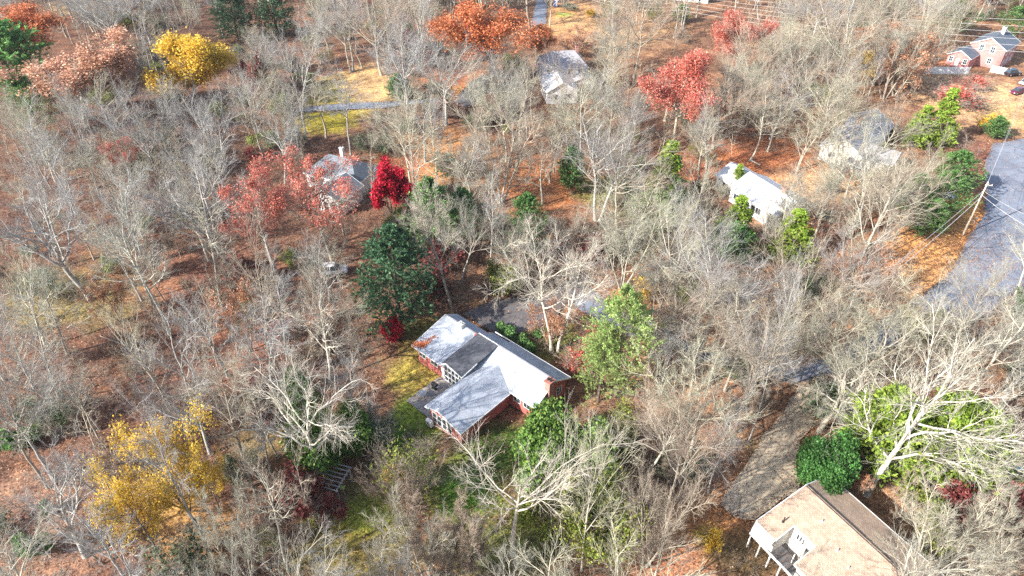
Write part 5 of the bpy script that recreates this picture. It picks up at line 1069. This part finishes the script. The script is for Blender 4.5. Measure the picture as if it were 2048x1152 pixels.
N_BIG = fill(235, 'bare_tree', None, (14, 24), 6.5, dens_big, 'tree', word, .09, zone_big, seed=21)
N_MID = fill(230, 'mid_sized_tree', ['vase1', 'vase3', 'forest0', 'forest1', 'forest2', 'forest3', 'forest5', 'oak5', 'vase4', 'fan2'], (11, 17), 4.0, lambda a, b: 9.0 if a < 720 and b > 400 else 4.8, 'tree', lambda k: 'smaller ' + word(k), .06, seed=27)
N_YOUNG = fill(285, 'young_tree', ['pole0', 'pole1', 'pole2', 'pole0', 'pole1', 'pole2', 'pole0', 'pole1', 'pole2'], (7, 13), 1.6, lambda a, b: 5.0 if a < 720 and b > 400 else 3.4, 'tree', word, .07, seed=22)
N_SHRUB = fill(220, 'leafless_shrub', ['fuzz0', 'fuzz1', 'twiggy', 'bramble', 'bramble', 'maroon_bush', 'olive_thicket', 'olive_thicket'], (2.2, 6), 1.8, lambda a, b: 3.4, 'shrub', word, .08, seed=23)
print('FILL', N_BIG, N_YOUNG, N_SHRUB)
ORD = ['leftmost', 'second from left', 'third from left', 'fourth from left', 'fifth from left', 'sixth from left', 'seventh from left', 'eighth from left', 'ninth from left', 'tenth from left'] + [w + ' from left' for w in 'eleventh twelfth thirteenth fourteenth fifteenth sixteenth seventeenth eighteenth nineteenth'.split()]
NUM = {2: 'two', 3: 'three', 4: 'four', 5: 'five', 6: 'six', 7: 'seven', 8: 'eight', 9: 'nine', 10: 'ten', 11: 'eleven', 12: 'twelve', 13: 'thirteen', 14: 'fourteen', 15: 'fifteen', 16: 'sixteen', 17: 'seventeen', 18: 'eighteen', 19: 'nineteen', 20: 'twenty'}
def plural(w):
    for a, b in (('tree', 'trees'), ('shrub', 'shrubs'), ('thicket', 'thickets'), ('bush', 'bushes')):
        if a in w: return w.replace(a, b, 1)
    return w
for (w, reg), lst in PLACED.items():
    lst.sort(key=lambda t: t[0]); n = len(lst); pl = plural(w)
    for i, (x, y, e) in enumerate(lst):
        e['group'] = pl + ' ' + reg
        if n == 1: e['label'] = w + ' ' + reg
        elif n <= 20: e['label'] = (ORD[i] if i < n - 1 or n == 2 and i == 0 else 'rightmost') + ' of %s %s %s' % (NUM[n], pl, reg)
        else: e['label'] = w + ' ' + reg

# ------------------------------------------------------------------ ground cover nobody could count
def undergrowth():
    rng = np.random.default_rng(77); pts = []
    while len(pts) < 3200:
        y = rng.uniform(30, 250) if rng.random() < .5 else rng.uniform(30, 140); hw = (y * CS + CAMH * SN) * .77; x = rng.uniform(-hw, hw); px, py, z = proj(x, y, 0)
        if py > 1180 or any(inside(px, py, p) for p in NOBASE): continue
        if math.sin(x * .21 + 1) * math.cos(y * .17) + rng.normal(0, .5) < -.15: continue
        pts.append((x, y, 0))
    C = np.array(pts, dtype=float); m = 9; n = len(C) * m
    P0 = np.repeat(C, m, 0) + rng.normal(0, .5, (n, 3)) * [1, 1, 0] + [0, 0, -.15]; D = nrm(np.stack([rng.normal(0, .6, n), rng.normal(0, .6, n), np.ones(n)], -1))
    L = rng.uniform(.5, 1.9, n); p, r = grow(rng, P0, D, L, np.full(n, .014), 3, .16, -.05, .5)
    l2 = sprout(rng, p, r, 4, .3, 45, 12, .5, L, .3, .8, minr=.009); p2, r2 = grow(rng, *l2, 1, .1, 0, .6)
    tag(link('undergrowth', np_mesh('undergrowth', *join([tubes(p, r, 3), tubes(p2, r2, 3)]), M['pink_twig'])), 'thin brown brush and saplings covering the woodland floor', None, None, 'stuff')
    # leaf litter and grass tufts
    n = 90000; y = rng.uniform(36, 150, n); hw = (y * CS + CAMH * SN) * .77; x = rng.uniform(-1, 1, n) * hw
    x = np.concatenate([x, P(1890, 500).x + rng.normal(0, 6, 5000)]); y = np.concatenate([y, P(1890, 500).y + rng.normal(0, 6, 5000)])
    for poly in [ROAD] + list(DRIVES.values()):          # leaves gathered along the edges of the paving
        w = [P(*p) for p in poly]
        for a, b in zip(w, w[1:] + w[:1]):
            k = int((b - a).length * 26); t = rng.random(k); off = rng.gamma(1.2, .35, k) * rng.choice([-1, 1], k); d = (b - a).normalized()
            x = np.concatenate([x, a.x + (b.x - a.x) * t - d.y * off]); y = np.concatenate([y, a.y + (b.y - a.y) * t + d.x * off])
    Cc = np.stack([x, y, np.full(len(x), .03) + rng.random(len(x)) * .06], -1)
    tag(link('leaf_litter', np_mesh('leaf_litter', *quads(rng, Cc, .17, up=2.0), leaf_mat('litter', [(0, (.12, .06, .04)), (.5, (.28, .14, .08)), (.85, (.46, .26, .14)), (1, (.66, .50, .36))], .1))), 'loose fallen leaves scattered over ground, lawn and drives', None, None, 'stuff')
undergrowth()

# ------------------------------------------------------------------ air
def haze():
    m = bpy.data.materials.new('haze'); m.use_nodes = True; nt = m.node_tree; nt.nodes.clear()
    o = nt.nodes.new('ShaderNodeOutputMaterial'); v = nt.nodes.new('ShaderNodeVolumePrincipled')
    v.inputs['Color'].default_value = (.86, .93, 1, 1); v.inputs['Density'].default_value = .00008; v.inputs['Anisotropy'].default_value = .2
    nt.links.new(v.outputs[0], o.inputs['Volume'])
    b = MB(); b.box(-260, 260, -15, 330, -2, 72); tag(b.build('haze', m), 'thin pale air over the wood', None, None, 'stuff')
haze()
